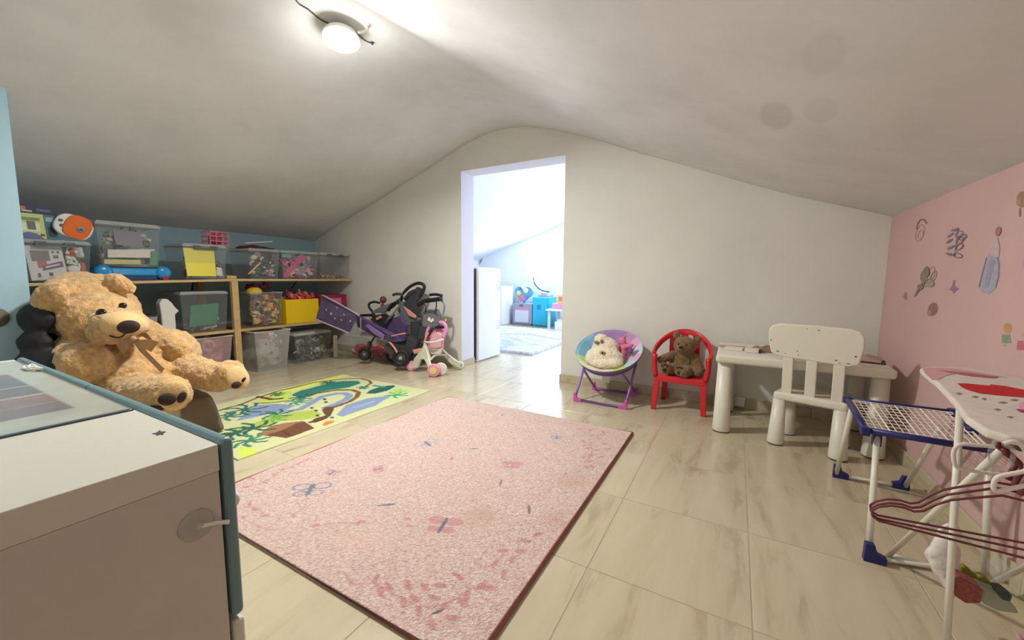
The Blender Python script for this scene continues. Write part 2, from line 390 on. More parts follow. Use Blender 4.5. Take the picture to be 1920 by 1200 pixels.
mb = MB().lathe([(WR_-.014,-.002),(WR_-.014,.002)], (WC[0],7.50,WC[1]), (0,1,0), 40); mb.build('pane', mat('window_glass', (240,245,250), .05, trans=.9), window)
# the round casement stands ajar: its dark lower edge shows as an arc
mb = MB(); pts = [ay(1000,519,7.2), ay(1002,530,7.2), ay(1008,539,7.2), ay(1018,545,7.2), ay(1030,547,7.2)]
mb.tube(pts, .014, 8, sm=3); mb.build('casement_edge', mat('dark_grey_metal', (60,66,78), .6), window, smooth=True)
# ------------------------------------------------------------------ ceiling lamp and its wire
lamp = thing('ceiling_lamp', 'round glowing white ceiling lamp hanging from the roof ridge', 'lamp', (LAMP.x, LAMP.y, 2.30))
MB().lathe([(.04,.05),(.09,.02),(.1,.004),(.1,-.004),(.092,-.006)], (LAMP.x,LAMP.y,LAMP.z-.002), (-.18,.14,1), 32).build('housing', mat('lamp_housing', (238,236,220), .4), lamp, smooth=True)
MB().lathe([(.092,.0),(.09,-.004),(.05,-.010),(.001,-.012)], (LAMP.x,LAMP.y,LAMP.z-.006), (-.18,.14,1), 32).build('diffuser', mat('lamp_glow', (255,250,240), .4, emit=14), lamp, smooth=True)
a = LAMP+Vector((.105,.04,.02))
MB().tube([a+Vector((.0,.03,.05)), a+Vector((.03,.03,.035)), a+Vector((.035,.0,.0)), a+Vector((.02,-.03,-.015))], .006, 8, sm=4).build('spring_clip', mat('lamp_housing'), lamp, smooth=True)
def on_ceil(px, py, off=.006):
    d = ray(px, py); t = .5
    for _ in range(4000):
        p = CAM+d*t
        if p.z >= ceil_z(p.x)-off: return p
        t += .002
mb = MB(); mb.tube([on_ceil(555,-30), on_ceil(556,2), on_ceil(578,18), on_ceil(600,36), on_ceil(625,48)], .0035, 6, sm=3)
mb.tube([on_ceil(668,62), on_ceil(684,76), on_ceil(700,82)], .003, 6, sm=3)
mb.build('lamp_wire', mat('dark_wire', (70,68,66), .6), lamp, smooth=True)
MB().ell(on_ceil(698,81,.008), .009).build('wire_end', mat('dark_wire'), lamp, smooth=True)
# ------------------------------------------------------------------ rugs
m_rug = mat('rug_pile', vcol=True, rough=.95, var=.16, vscale=90, bump=.9, bscale=160, sheen=.3)
def leafs(X, Y, C, pts, col, a=.85, seed=1):
    rnd = random.Random(seed)
    for (u, v, s) in pts:
        p = fl(u, v); an = rnd.uniform(0, 3.14); ca, sa = math.cos(an), math.sin(an)
        dx = X-p.x; dy = Y-p.y; e = ((dx*ca+dy*sa)/(s))**2+((-dx*sa+dy*ca)/(s*.42))**2
        k = (e < 1)[...,None]*a; C[:] = C*(1-k)+np.array(col)*k
def lines(X, Y, C, pl, w, col, a=.8):
    k = stroke(X, Y, [tuple(fl(*p)[:2]) for p in pl], w)[...,None]*a; C[:] = C*(1-k)+np.array(col)*k
def polyf(X, Y, C, pl, col, a=1.):
    k = inpoly(X, Y, [tuple(fl(*p)[:2]) for p in pl])[...,None]*a; C[:] = C*(1-k)+np.array(col)*k
q5 = lambda L: [(420+x/2.4615, 740+y/2.4615) for x,y in L]
def paint_pink(X, Y):
    rs = np.random.RandomState(3); C = np.zeros(X.shape+(3,)); C[:] = (220,188,176)
    sp = rs.rand(*X.shape); C[sp < .13] = (198,152,143); C[sp > .80] = (233,214,202)
    C[(sp > .125)&(sp < .16)] = (205,170,150)
    # worn, trodden patches
    for (u,v,r,c) in ((1180,575,.09,(196,150,128)),(1600,410,.10,(205,160,142)),(1530,590,.07,(200,156,140)),(640,690,.12,(232,196,178))):
        p = fl(*q5([(u,v)])[0]); k = np.clip(1-np.hypot(X-p.x, Y-p.y)/r, 0, 1)[...,None]*.55; C[:] = C*(1-k)+np.array(c)*k
    dk = (192,124,122)
    L = []
    for i,(x,y) in enumerate(((700,870),(725,930),(850,895),(880,960),(830,980),(930,905),(970,955),(1010,1000),(1080,855),(1120,950),(1100,980),(1220,915),(1190,900),(1290,740),(1250,800),(1330,780),(1390,690),(1370,740),(1450,660),(760,900),(900,1020),(1050,1050),(960,1080),(1000,900),(1290,850))): L.append((*q5([(x,y)])[0], .022))
    for x,y in ((130,400),(190,420),(120,520),(190,575),(270,360),(320,350),(90,580),(160,460),(230,385),(390,310),(350,330),(100,440),(140,545),(620,610),(640,600),(320,575),(420,620)): L.append((*q5([(x,y)])[0], .017))
    for x,y in ((1700,200),(1720,270),(1700,292),(1760,240),(1690,320),(1750,185),(1640,172),(1660,230),(1740,300),(1680,260),(1730,215),(1690,175),(1770,265),(1660,300),(1700,345),(1675,345)): L.append((*q5([(x,y)])[0], .020))
    for x,y in ((905,70),(960,60),(1010,75),(830,95),(870,120),(900,170),(1080,160),(1050,305),(850,590),(860,620)): L.append((*q5([(x,y)])[0], .016))
    for pl in ([(560,850),(600,900),(690,890),(820,960),(900,1000),(1010,990),(1130,930)],[(870,970),(850,890)],[(1080,850),(1130,920),(1230,900)],[(1180,820),(1260,800),(1300,740)],[(1340,690),(1400,700),(1460,650)],[(90,585),(130,610),(200,640),(260,640)],[(90,440),(180,420),(280,360),(390,310)],[(410,630),(500,610),(640,605)],[(1640,180),(1700,210),(1760,190)],[(1660,330),(1700,280),(1690,220)],[(90,530),(150,540),(190,570)],[(700,900),(740,960)]):
        lines(X, Y, C, q5(pl), .0035, (200,140,134), .6)
    leafs(X, Y, C, L, dk, .62, 5)
    bl = (92,104,126)
    # butterflies
    def bf(x, y, s, body, wing, an=.5, outline=False):
        p = fl(*q5([(x,y)])[0]); ca, sa = math.cos(an), math.sin(an); U = ((X-p.x)*ca+(Y-p.y)*sa)/s; W = (-(X-p.x)*sa+(Y-p.y)*ca)/s
        for (cx,cy,rx,ry) in ((.55,.42,.55,.38),(-.55,.42,.55,.38),(.42,-.35,.4,.3),(-.42,-.35,.4,.3)):
            e = ((U-cx)/rx)**2+((W-cy)/ry)**2; k = ((e < 1)&(e > .55) if outline else e < 1)[...,None]*.8
            if wing: C[:] = C*(1-k)+np.array(wing)*k
        k = ((U/.12)**2+(W/.75)**2 < 1)[...,None]*.9; C[:] = C*(1-k)+np.array(body)*k
    bf(1010,620,.065,bl,(206,146,144),.3); bf(398,455,.075,(110,116,138),(120,126,148),.7,True); bf(940,238,.06,bl,(150,160,182),1.2,True)
    bf(710,358,.035,bl,(196,140,146),-.6); bf(500,372,.035,bl,(196,150,156),.2); bf(750,522,.05,bl,None,-.9); bf(1277,420,.04,bl,None,.4); bf(1408,547,.045,bl,None,.5)
    bf(1535,210,.035,bl,(160,170,190),.5); bf(1155,262,.035,bl,None,-.8); bf(1055,307,.022,bl,None,.2); bf(1575,383,.02,bl,None,.2); bf(1330,340,.05,(200,140,150),(205,145,155),.4)
    bf(1285,105,.03,bl,None,.3); bf(985,1022,.03,(96,84,92),None,-.5)
    return C
RX0,RX1,RY0,RY1 = -1.895,-.497,.69,2.375
hf = lambda X, Y: .0035*np.sin(3.1*X+5*Y)*np.sin(7*Y+2*X)+.004*np.exp(-((X+.62)**2/.01+(Y-1.68)**2/.02))+.004*np.exp(-((X+.62)**2/.01+(Y-1.35)**2/.01))+.0035
rug = printed_sheet('area_rug', RX0, RX1, RY0, RY1, .0048, .012, paint_pink, m_rug, hf, label='large pale pink rug with butterflies and darker pink vines', cat='rug')
mb = MB(); r_ = .0085; e = [(RX0,RY0,.0085),(RX1,RY0,.0085),(RX1,RY1,.0085),(RX0,RY1,.0085)]
mb.tube(e, r_, 8, closed=True); mb.build('binding', mat('rug_binding', (170,112,100), .9, bump=.5, bscale=200), rug, smooth=True, label='reddish brown bound edge')
q4 = lambda L: [(390+x/4.364, 690+y/4.364) for x,y in L]
def paint_jungle(X, Y):
    C = np.zeros(X.shape+(3,)); C[:] = (196,198,148)
    P = lambda pl, c, a=1.: polyf(X, Y, C, q4(pl), c, a)
    S = lambda pl, w_, c, a=1.: lines(X, Y, C, q4(pl), w_, c, a)
    br, tl, rv = (116,80,50), (36,118,100), (128,144,170)
    P([(560,205),(860,60),(1100,30),(1180,60),(1000,110),(700,200)], (214,222,110))
    P([(90,560),(420,440),(560,405),(700,370),(870,350),(930,380),(900,410),(780,430),(600,440),(470,480),(300,520)], (164,180,74))
    P([(230,700),(300,650),(420,690),(300,760)], (196,212,90))
    P([(680,225),(760,190),(850,168),(1000,125),(1100,112),(1230,110),(1250,130),(1150,165),(1000,185),(900,205),(740,245)], tl)
    P([(430,250),(560,200),(680,195),(690,260),(560,290),(430,300)], (190,206,96))
    S([(90,355),(170,330),(250,312),(330,280),(400,250),(480,225),(560,198),(700,165),(860,125),(1050,100),(1150,92),(1250,90),(1320,108),(1335,130),(1290,155)], .012, br)
    S([(380,295),(520,290),(690,268)], .010, br); S([(410,240),(520,262),(600,255)], .018, (92,56,38))
    P([(310,360),(420,310),(560,300),(720,310),(640,350),(520,380),(380,410),(230,440),(280,400)], rv)
    S([(650,362),(750,345),(850,290),(930,240),(1050,215),(1120,213),(1160,232),(1130,262),(1050,300),(960,330)], .028, rv)
    P([(1050,390),(1130,310),(1300,255),(1450,235),(1480,250),(1430,275),(1370,320),(1200,375),(1100,405)], rv)
    S([(1200,330),(1300,300),(1360,280)], .012, (152,166,186))
    S([(780,240),(900,210),(1050,185),(1180,185),(1235,205),(1215,245),(1160,280),(1080,310),(1000,335)], .019, br)
    P([(930,350),(960,325),(1030,320),(1030,350),(1000,400),(950,430),(880,455),(840,450),(870,420),(960,395)], (96,60,40))
    P([(410,565),(440,530),(510,480),(640,455),(780,440),(800,450),(690,480),(600,520),(460,560)], (146,108,74))
    P([(460,560),(600,520),(720,460),(790,445),(875,500),(640,585)], (104,64,40)); S([(610,530),(690,560)], .006, (70,42,26))
    P([(930,475),(960,445),(1030,435),(1030,455),(960,480)], (224,120,60)); S([(840,450),(960,415)], .016, (88,54,38))
    P([(1290,215),(1330,185),(1420,155),(1520,145),(1535,155),(1470,190),(1370,215)], (26,88,78))
    S([(1360,150),(1440,160)], .02, (60,140,110))
    rnd = random.Random(4)
    for (x,y,s,c) in ((300,345,.15,(34,96,84)),(370,500,.14,(30,84,70)),(230,540,.11,(36,92,78)),(560,385,.11,(40,100,86)),(340,600,.11,(60,124,92)),(770,245,.09,(34,90,86)),(1540,225,.09,(60,148,110)),(1560,195,.07,(150,200,80)),(740,280,.09,(70,140,110)),(1270,165,.05,(54,120,90)),(560,220,.06,(70,120,60)),(170,400,.10,(48,110,92)),(985,125,.07,(44,104,90)),(560,415,.09,(110,160,70))):
        p = fl(*q4([(x,y)])[0])
        for k in range(7):
            an = k*math.pi*2/7+rnd.uniform(-.25,.25); pts = [(p.x,p.y),(p.x+math.cos(an)*s*.55,p.y+math.sin(an)*s*.55),(p.x+math.cos(an+.35)*s,p.y+math.sin(an+.35)*s*.9)]
            C[stroke(X, Y, pts, .011)] = c
    for x,y in ((955,262),(965,285),(850,333),(885,355),(895,395),(1015,412)): P([(x-14,y-7),(x+14,y-7),(x+14,y+7),(x-14,y+7)], (52,62,60))
    return C
mat_o = printed_sheet('play_mat', -3.22, -2.145, 1.0, 2.45, .0055, .004, paint_jungle, mat('play_mat_cloth', vcol=True, rough=.9, var=.08, vscale=60, bump=.3, bscale=120),
    lambda X, Y: .006*np.clip(np.sin(Y*9+X*4), 0, 1)*np.exp(-((X+2.2)**2)/.01)+.0015, label='green jungle play mat with rivers, palms and a brown hut', cat='play mat')
# ------------------------------------------------------------------ white chest of drawers, foreground left
m_cab = mat('cabinet_white', (206,204,190), .45, var=.03, vscale=3)
m_teal = mat('drawer_teal', (104,134,138), .4, var=.03)
m_grey = mat('cabinet_side', (196,190,180), .5, var=.03)
m_knob = mat('white_knob', (232,232,226), .3)
def dresser(x0, x1, label, knobx):
    t = thing('chest_of_drawers', label, 'chest of drawers', ((x0+x1)/2, .07, 0))
    MB().box((x0,-.2,.592),(x1,.328,.64)).build('top_board', m_cab, t, bevel=.002)
    for a in (x0, x1-.018): MB().box((a,-.2,.0),(a+.018,.326,.592)).build('side_panel', m_grey, t, bevel=.001)
    MB().box((x0+.018,-.2,0),(x1-.018,-.19,.592)).build('back_panel', m_grey, t)
    MB().box((x0+.018,-.19,0),(x1-.018,.322,.018)).build('bottom_panel', m_grey, t)
    for z0, z1, mm, lb in ((.307,.646,m_teal,'dusty teal drawer front with rounded corners'),(.004,.300,m_cab,'white drawer front')):
        d = MB().box((x0+.002,.331,z0),(x1+.003,.352,z1)).build('drawer_front', mm, t, bevel=.009, seg=3, label=lb)
        for kx in knobx:
            MB().lathe([(.006,0),(.006,.012),(.014,.018),(.016,.026),(.011,.032)], (kx,.352,(z0+z1)/2+.02), (0,1,0), 16).build('knob', m_knob, d, smooth=True)
    return t
dr = dresser(-1.4435, -.766, 'white chest with teal drawer front, nearest the photographer', (-.835,-1.36))
dresser(-2.125, -1.447, 'white chest with teal drawer front beside the blue wall, farther from the rug', (-1.52,-2.05))
# clear safety latch on the side of the near chest
t = thing('safety_latch', 'clear round child safety latch stuck on side of near chest', 'latch', (-.766,.31,.514))
mcl = mat('frosted_latch', (206,201,191), .25, trans=.35, trans_col=(255,255,255)); mat('clear_plastic', (232,232,228), .15, trans=.86)
MB().lathe([(.026,0),(.026,.002),(.022,.004),(.008,.004),(.007,.008)], (-.766,.288,.514), (1,0,0), 24).build('disc', mcl, t, smooth=True)
MB().tube([(-.763,.288,.512),(-.760,.315,.505),(-.757,.332,.498)], [.004,.003,.004], 6).build('strap', mat('white_knob'), t)
# dark flake on top
p = fl(300,812,.64); mb = MB(); sh = [(-16,-6),(-6,-3),(2,-8),(8,-2),(16,1),(9,3),(10,8),(0,6),(-7,9),(-6,3)]
mb.prism([(p.x+.00105*a, p.y-.00105*b, .6403) for a,b in sh], (0,0,.0006)); props(mb.build('sticker', mat('dark_maroon', (58,36,42), .6)), 'small dark scrap of sticker on the white chest top', 'sticker')
# desk mat with stripes
def paint_desk(X, Y):
    C = np.zeros(X.shape+(3,)); C[:] = (168,176,174)
    n = np.sin(X*40+Y*13)*np.sin(Y*33)*.5+.5; C[(Y < .33)] = (172,176,166); C += (n*10-5)[...,None]
    m_ = (X < -1.235)&(Y < .262)&(Y > -.16); u = ((-1.235-X)/.095)
    for lo,hi,c in ((0,1,(124,116,118)),(1.05,2.2,(136,116,114)),(2.25,3.6,(116,110,112)),(3.65,5,(110,112,118)),(5.05,6,(128,112,118))): C[m_&(u>=lo)&(u<hi)] = c
    C[m_&(np.abs(u-2.22) < .06)] = (176,160,160); C[m_&(np.abs(u-1.02) < .04)] = (150,136,140)
    C[(X > -1.124)|(Y > .318)] = (70,86,96)
    return C
dm = printed_sheet('desk_mat', -2.06, -1.115, -.17, .325, .008, .003, paint_desk, mat('desk_mat_plastic', vcol=True, rough=.28, var=.05, vscale=20), label='thin glossy desk mat with mauve and grey stripes on the chests', cat='desk mat')
dm.location.z = .6402
mb = MB(); p = fl(62,692,.646); rnd = random.Random(2)
pts = [Vector((p.x+rnd.uniform(-.06,.05), p.y+rnd.uniform(-.02,.012), .6475+rnd.uniform(0,.008))) for _ in range(9)]
mb.tube(pts, .003, 5, sm=3); props(mb.build('paper_scrap', mat('paper_white', (228,226,218), .8)), 'torn white paper curl at back of the striped desk mat', 'paper')
# round wall knob on the blue wall
t = thing('felt_disc', 'round brown felt disc fixed on the blue wall at left frame edge', 'felt disc', (XS,.495,.70))
MB().lathe([(.052,0),(.05,.008),(.035,.016),(.012,.02)], (XS,.47,.702), (1,0,0), 24).build('pad', mat('brown_felt', (112,106,92), .9, var=.3, vscale=40, bump=.5), t, smooth=True)
# ------------------------------------------------------------------ white play table and chair
m_pl = mat('white_table_plastic', (228,224,208), .38, var=.03, vscale=6)
m_foot = mat('dark_rubber', (52,46,42), .7)
m_wear = mat('chipped_brown', (120,98,74), .8)
t = thing('play_table', 'low white plastic play table with thick round legs by the far wall', 'table', (.32,2.94,0))
MB().box((-.085,2.665,.435),(.735,3.235,.488)).build('tabletop', m_pl, t, bevel=.018, seg=4)
for lx, ly in ((-.035,2.725),(.685,2.725),(-.02,3.185),(.69,3.185)):
    l = MB().lathe([(.048,.006),(.050,.012),(.047,.06),(.038,.436)], (lx,ly,0), n=24).build('leg', m_pl, t, smooth=True)
    MB().lathe([(.046,0),(.046,.008)], (lx,ly,0), n=24).build('foot_pad', m_foot, l)
ch = Vector((.41,2.735,0)); ca_, sa_ = math.cos(math.radians(-16)), math.sin(math.radians(-16))
U = Vector((ca_,sa_,0)); W = Vector((-sa_,ca_,0))    # U to the right, W away from the camera
Q = lambda a,b,z: ch+U*a+W*b+Vector((0,0,z))
t = thing('play_chair', 'white plastic play chair with chipped backrest and three slats', 'chair', ch)
def slab(mb, pts2, z0, z1): mb.prism([Q(a,b,z0) for a,b in pts2], (0,0,z1-z0))
mb = MB(); slab(mb, [(-.165,-.135),(.165,-.135),(.15,.14),(-.15,.14)], .262, .308); mb.build('seat', m_pl, t, bevel=.015, seg=3)
for a,b in ((-.125,-.10),(.125,-.10),(-.115,.105),(.115,.105)):
    p = Q(a,b,0); ax_ = Vector(U*(-a*.12)+W*(-b*.12)+Vector((0,0,1)))
    p0 = Q(a*1.12,b*1.12,0)
    l = MB().lathe([(.040,.006),(.042,.012),(.040,.05),(.031,.265)], p0, ax_, 20).build('leg', m_pl, t, smooth=True)
    MB().lathe([(.037,.0),(.038,.008)], p0, n=20).build('foot_pad', m_foot, l)
bk = lambda a, z, o=0: Q(a, -.112-(z-.30)*.09+o, z)     # plane of the back, leaning outwards
for a in (-.105,0,.115):
    mb = MB(); w2 = .024; d = .011
    mb.hexa([bk(a-w2,.29,-d),bk(a+w2,.29,-d),bk(a+w2,.29,d),bk(a-w2,.29,d)], [bk(a-w2,.53,-d),bk(a+w2,.53,-d),bk(a+w2,.53,d),bk(a-w2,.53,d)]); mb.build('slat', m_pl, t, bevel=.004)
out = [(-.155,.512),(.15,.500),(.19,.515),(.205,.60),(.203,.655),(.185,.682),(.15,.694),(0,.699),(-.15,.697),(-.186,.685),(-.202,.66),(-.202,.60),(-.188,.53)]
mb = MB(); n_ = len(out); f0 = [bk(a,z,-.014) for a,z in out]; f1 = [bk(a,z,.014) for a,z in out]; mb.hexa(f0, f1); bp_ = mb.build('backrest', m_pl, t, bevel=.007, seg=3)
for i,(a,z,w_,h_) in enumerate(((-.19,.60,.004,.004),(-.155,.540,.010,.004),(-.12,.532,.003,.003),(-.06,.533,.004,.003),(-.065,.552,.004,.004),(.02,.675,.006,.003),(-.03,.678,.003,.002),(.10,.527,.009,.004),(.15,.517,.011,.003),(.115,.516,.006,.002),(.175,.557,.006,.005))):
    mb = MB(); rnd = random.Random(i); k = 8
    mb.prism([bk(a+w_*math.cos(6.283*j/k)*rnd.uniform(.6,1.2), z+h_*math.sin(6.283*j/k)*rnd.uniform(.6,1.2), -.0149) for j in range(k)], W*.0015); mb.build('paint_chip', m_wear, bp_)
# things on the play table
def lying(name, cx, cy, z, sx, sy, th, rz, mt, label, cat, bevel=.001):
    o = MB().box((cx-sx/2,cy-sy/2,z),(cx+sx/2,cy+sy/2,z+th), rz=rz).build(name, mt, bevel=bevel); return props(o, label, cat)
lying('notepad', .01, 2.90, .489, .10, .07, .014, -.2, mat('card_white', (226,216,204), .7), 'small white notepad on the table, nearest its left corner', 'notepad')
lying('card_box', .105, 2.86, .489, .075, .05, .022, -.1, mat('card_white'), 'small white card box with dark end on the play table', 'box')
lying('box_end', .147, 2.85, .489, .012, .045, .02, -.1, mat('dark_maroon'), 'tiny dark block beside the white card box', 'block')
lying('pink_leaflet', .0, 3.0, .489, .16, .06, .006, .1, mat('leaflet_pink', (190,150,140), .7), 'dull pink leaflet lying behind the notepad', 'leaflet')
def crumple(name, cx, cy, z, sx, sy, h, rz, mt, seed, **k):
    mb = MB(); n = 9; R = Matrix.Rotation(rz,3,'Z'); V = []
    for j in range(n):
        for i in range(n):
            u, v = i/(n-1)*2-1, j/(n-1)*2-1; e = (1-u**4)*(1-v**4)
            q = R@Vector((u*sx/2*(1+.06*noise.noise(Vector((v*2,seed,0)))), v*sy/2*(1+.1*noise.noise(Vector((u*2,seed,3)))), 0)); V.append((cx+q.x, cy+q.y, z+.003+h*(.15+.85*e)*(.55+.45*noise.noise(Vector((u*2.2,v*2.2,seed))))))
    V2 = [(a,b,z) for a,b,c in V]; N0 = n*n
    Fs = [(j*n+i, j*n+i+1, (j+1)*n+i+1, (j+1)*n+i) for j in range(n-1) for i in range(n-1)]
    Fs += [(N0+f[3],N0+f[2],N0+f[1],N0+f[0]) for f in Fs]
    rim = [i for i in range(n)]+[j*n+n-1 for j in range(1,n)]+[(n-1)*n+i for i in range(n-2,-1,-1)]+[j*n for j in range(n-2,0,-1)]
    Fs += [(rim[(i+1)%len(rim)], rim[i], N0+rim[i], N0+rim[(i+1)%len(rim)]) for i in range(len(rim))]
    mb.add(V+V2, Fs); return mb.build(name, mt, **k)
m_kraft = mat('kraft_paper', (150,126,100), .8, var=.15, vscale=14)
props(crumple('paper_bag', .19, 2.95, .489, .16, .14, .045, .3, m_kraft, 3), 'crumpled brown paper bag on table behind the chair backrest', 'paper bag')
props(crumple('paper_sheet', .60, 2.90, .498, .24, .17, .04, -.25, mat('kraft_pale', (176,152,130), .8, var=.1, vscale=12), 8), 'pale brown wrapping paper at right end of play table', 'paper')
lying('tablet_case', .62, 2.87, .4885, .22, .12, .008, -.2, mat('dark_brown_leather', (62,44,36), .6), 'flat dark brown folder under the wrapping paper', 'folder')
# cable socket box on the wall under the table
t = thing('wall_socket', 'small white box with cable low on the wall under the table', 'socket', (.06,3.27,.03))
MB().box((.03,3.262,.02),(.10,3.288,.085)).build('socket_box', mat('white_knob'), t, bevel=.004)
MB().tube([(.045,3.26,.05),(.03,3.245,.02),(.0,3.24,.004)], .003, 6, sm=3).build('cable', mat('white_knob'), t)
# ------------------------------------------------------------------ red plastic child chair
m_red = mat('red_plastic', (206,38,46), .32, var=.04)
rc = Vector((-.31,3.07,0)); t = thing('child_chair', 'red plastic child armchair with curved back, holding a brown bear', 'chair', rc)
MB().box((-.468,2.955,.235),(-.152,3.20,.25)).build('seat', m_red, t, bevel=.006, seg=3)
MB().box((-.468,2.948,.205),(-.152,2.968,.246)).build('seat_front', m_red, t, bevel=.006)
def leg_mb(p, q, w0, w1):
    mb = MB(); p = Vector(p); q = Vector(q)
    c = lambda o,w_: [o+Vector((-w_,-w_*.6,0)),o+Vector((w_,-w_*.6,0)),o+Vector((w_,w_*.6,0)),o+Vector((-w_,w_*.6,0))]
    return mb.hexa(c(p,w0), c(q,w1))
for (a,b,c,d) in ((-.475,2.94,-.462,2.965),(-.148,2.945,-.160,2.965),(-.45,3.225,-.435,3.19),(-.165,3.225,-.185,3.19)):
    leg_mb((a,b,0),(c,d,.245),.017,.021).build('leg', m_red, t, bevel=.004)
arc = []
for k in range(13):
    th = math.pi*k/12; arc.append((rc.x-.195*math.cos(th)*(1 if k not in (0,12) else .93), 2.965+ .235*math.sin(th)**.8, .395+.155*max(0,math.sin(th))**1.3))
ribbon = MB(); W_ = [Vector(p) for p in arc]
sec = []
for i,p in enumerate(W_):
    n_ = Vector((p.x-rc.x, (p.y-3.0)*.8, 0)).normalized(); h = .020; s2 = .011
    sec.append([p+n_*s2+Vector((0,0,-h)), p+n_*s2*1.4+Vector((0,0,h)), p-n_*s2*.4+Vector((0,0,h)), p-n_*s2+Vector((0,0,-h))])
V = [q for s_ in sec for q in s_]; Fs = [(i*4+j, i*4+(j+1)%4, (i+1)*4+(j+1)%4, (i+1)*4+j) for i in range(12) for j in range(4)]+[(3,2,1,0),(48,49,50,51)]
ribbon.add(V, Fs); ribbon.build('arm_rail', m_red, t, smooth=True, bevel=.005, sub=1)
for s_, xx in ((-1,-.472),(1,-.148)):
    MB().tube([(xx,2.962,.24),(xx-.012*(-s_)*-1*0+s_*.012,2.96,.32),(xx+s_*.012,2.963,.40)], [.019,.018,.02], 10, sm=4).build('arm_post', m_red, t, smooth=True)
mb = MB(); mb.hexa([(-.405,3.195,.25),(-.215,3.195,.25),(-.215,3.21,.25),(-.405,3.21,.25)],[(-.42,3.19,.53),(-.20,3.19,.53),(-.20,3.205,.53),(-.42,3.205,.53)]); 
for k in range(3):
    xa = -.42+.08*k
    MB().hexa([(xa,3.192,.25),(xa+.05,3.192,.25),(xa+.05,3.207,.25),(xa,3.207,.25)],[(xa,3.188,.53),(xa+.05,3.188,.53),(xa+.05,3.203,.53),(xa,3.203,.53)]).build('back_slat', m_red, t, bevel=.004)
# plush builder
def plush(name, label, cat, blobs, mt, loc, vox, fur, fs, parent=None, sm_it=4):
    t = parent or thing(name, label, cat, loc); mb = MB(); blobs(mb)
    mb.build('body', mt, t, remesh=vox, fur=fur, fscale=fs, sm_it=sm_it); return t
m_bb = mat('brown_bear_fur', (128,100,62), .95, var=.35, vscale=45, bump=1, bscale=90, sheen=.3)
def brown(mb):
    e = mb.ell; y0 = 3.08
    e((-.31,y0+.01,.335),(.088,.075,.095)); e((-.298,y0-.015,.463),(.078,.068,.066)); e((-.315,y0-.075,.452),(.034,.032,.028))
    e((-.36,y0-.0,.532),(.027,.016,.029)); e((-.222,y0-.0,.508),(.028,.016,.03))
    mb.cap((-.375,y0-.02,.385),(-.445,y0-.075,.355),.034,.03); mb.cap((-.235,y0-.01,.38),(-.19,y0-.03,.30),.034,.033)
    mb.cap((-.35,y0-.03,.29),(-.405,y0-.10,.295),.046,.036); mb.cap((-.27,y0-.03,.29),(-.285,y0-.115,.285),.046,.037); mb.cap((-.24,y0-.02,.29),(-.20,y0-.05,.285),.045,.035)
    e((-.41,y0-.115,.305),(.036,.02,.042)); e((-.315,y0-.12,.30),(.036,.02,.042))
tb = plush('teddy_bear', 'small brown teddy bear sitting in the red child chair', 'teddy bear', brown, m_bb, (-.31,3.08,.25), .006, .003, 90)
m_blk = mat('black_button', (22,18,18), .25)
for x,z in ((-.335,.478),(-.285,.476)): MB().ell((x,3.004,z),.0075).build('eye', m_blk, tb, smooth=True)
MB().ell((-.317,2.975,.462),(.014,.01,.010)).build('nose', m_blk, tb, smooth=True)
for (x,z,r1) in ((-.43,.325,.007),(-.413,.332,.007),(-.396,.325,.007),(-.412,.293,.014),(-.33,.322,.007),(-.315,.327,.006),(-.30,.320,.006),(-.313,.288,.014)):
    MB().ell((x,2.945 if x<-.35 else 2.942,z),(r1,.004,r1)).build('paw_pad', m_blk, tb, smooth=True)
# ------------------------------------------------------------------ folding moon chair
t = thing('folding_chair', 'round folding child chair with purple rim and pastel padded seat', 'chair', (-.84,3.0,0))
m_pur = mat('purple_tube', (138,104,170), .35); m_mag = mat('magenta_plastic', (206,96,178), .4)
cc = Vector((-.838,3.02,.375)); e1 = Vector((1,0,0)); e2 = Vector((0,.86,.51)).normalized(); nn_ = e1.cross(e2)
RR = .242
rim = [cc+e1*RR*math.cos(6.2832*k/36)+e2*RR*.98*math.sin(6.2832*k/36) for k in range(36)]
MB().tube(rim, .011, 8, closed=True).build('rim', m_pur, t, smooth=True)
cols = [(150,120,176),(120,176,208),(200,210,150),(226,170,204),(164,206,222),(188,214,100),(210,220,170),(206,150,190)]
mb = MB(); n = 48; rings = 9; V = []
for i in range(rings+1):
    rr = RR*1.05*(1-i/rings); dep = .10*(1-(rr/RR)**2)
    for k in range(n):
        an = 6.2832*k/n; pu = .008*abs(math.sin(an*6))*(1-i/rings)
        V.append(cc+e1*max(rr,.001)*math.cos(an)+e2*max(rr,.001)*math.sin(an)-nn_*dep+nn_*(.020+pu if 0 < i else .008))
sec_c = lambda k: [(190,206,222),(214,166,196),(184,140,184),(160,126,176),(160,126,176),(150,140,190),(128,176,200),(120,170,196),(126,176,196),(180,200,150),(206,210,178),(214,206,188),(206,198,176),(176,200,96),(170,204,200),(210,168,196)][int(k*16/n)%16]
for i in range(rings):
    for k in range(n): mb.add([V[i*n+k],V[i*n+(k+1)%n],V[(i+1)*n+(k+1)%n],V[(i+1)*n+k]], [(0,1,2,3)], sec_c(k) if i < 5 else (178,196,214))
o = mb.build('seat_pad', mat('printed_fabric', vcol=True, rough=.85, bump=.3, bscale=50), t, vcol=True, smooth=True)
mb = MB(); V = [];
for i in range(6):
    z = i/5
    for k in range(n):
        an = 6.2832*k/n; rr = RR*(1.0-.55*z**2); V.append(cc+e1*rr*math.cos(an)+e2*rr*math.sin(an)-nn_*(.008+.125*z))
mb.add(V, [(i*n+k,(i+1)*n+k,(i+1)*n+(k+1)%n,i*n+(k+1)%n) for i in range(5) for k in range(n)]+[tuple(5*n+k for k in range(n))]); mb.build('sling', mat('purple_fabric', (110,84,150), .8), t, smooth=True)
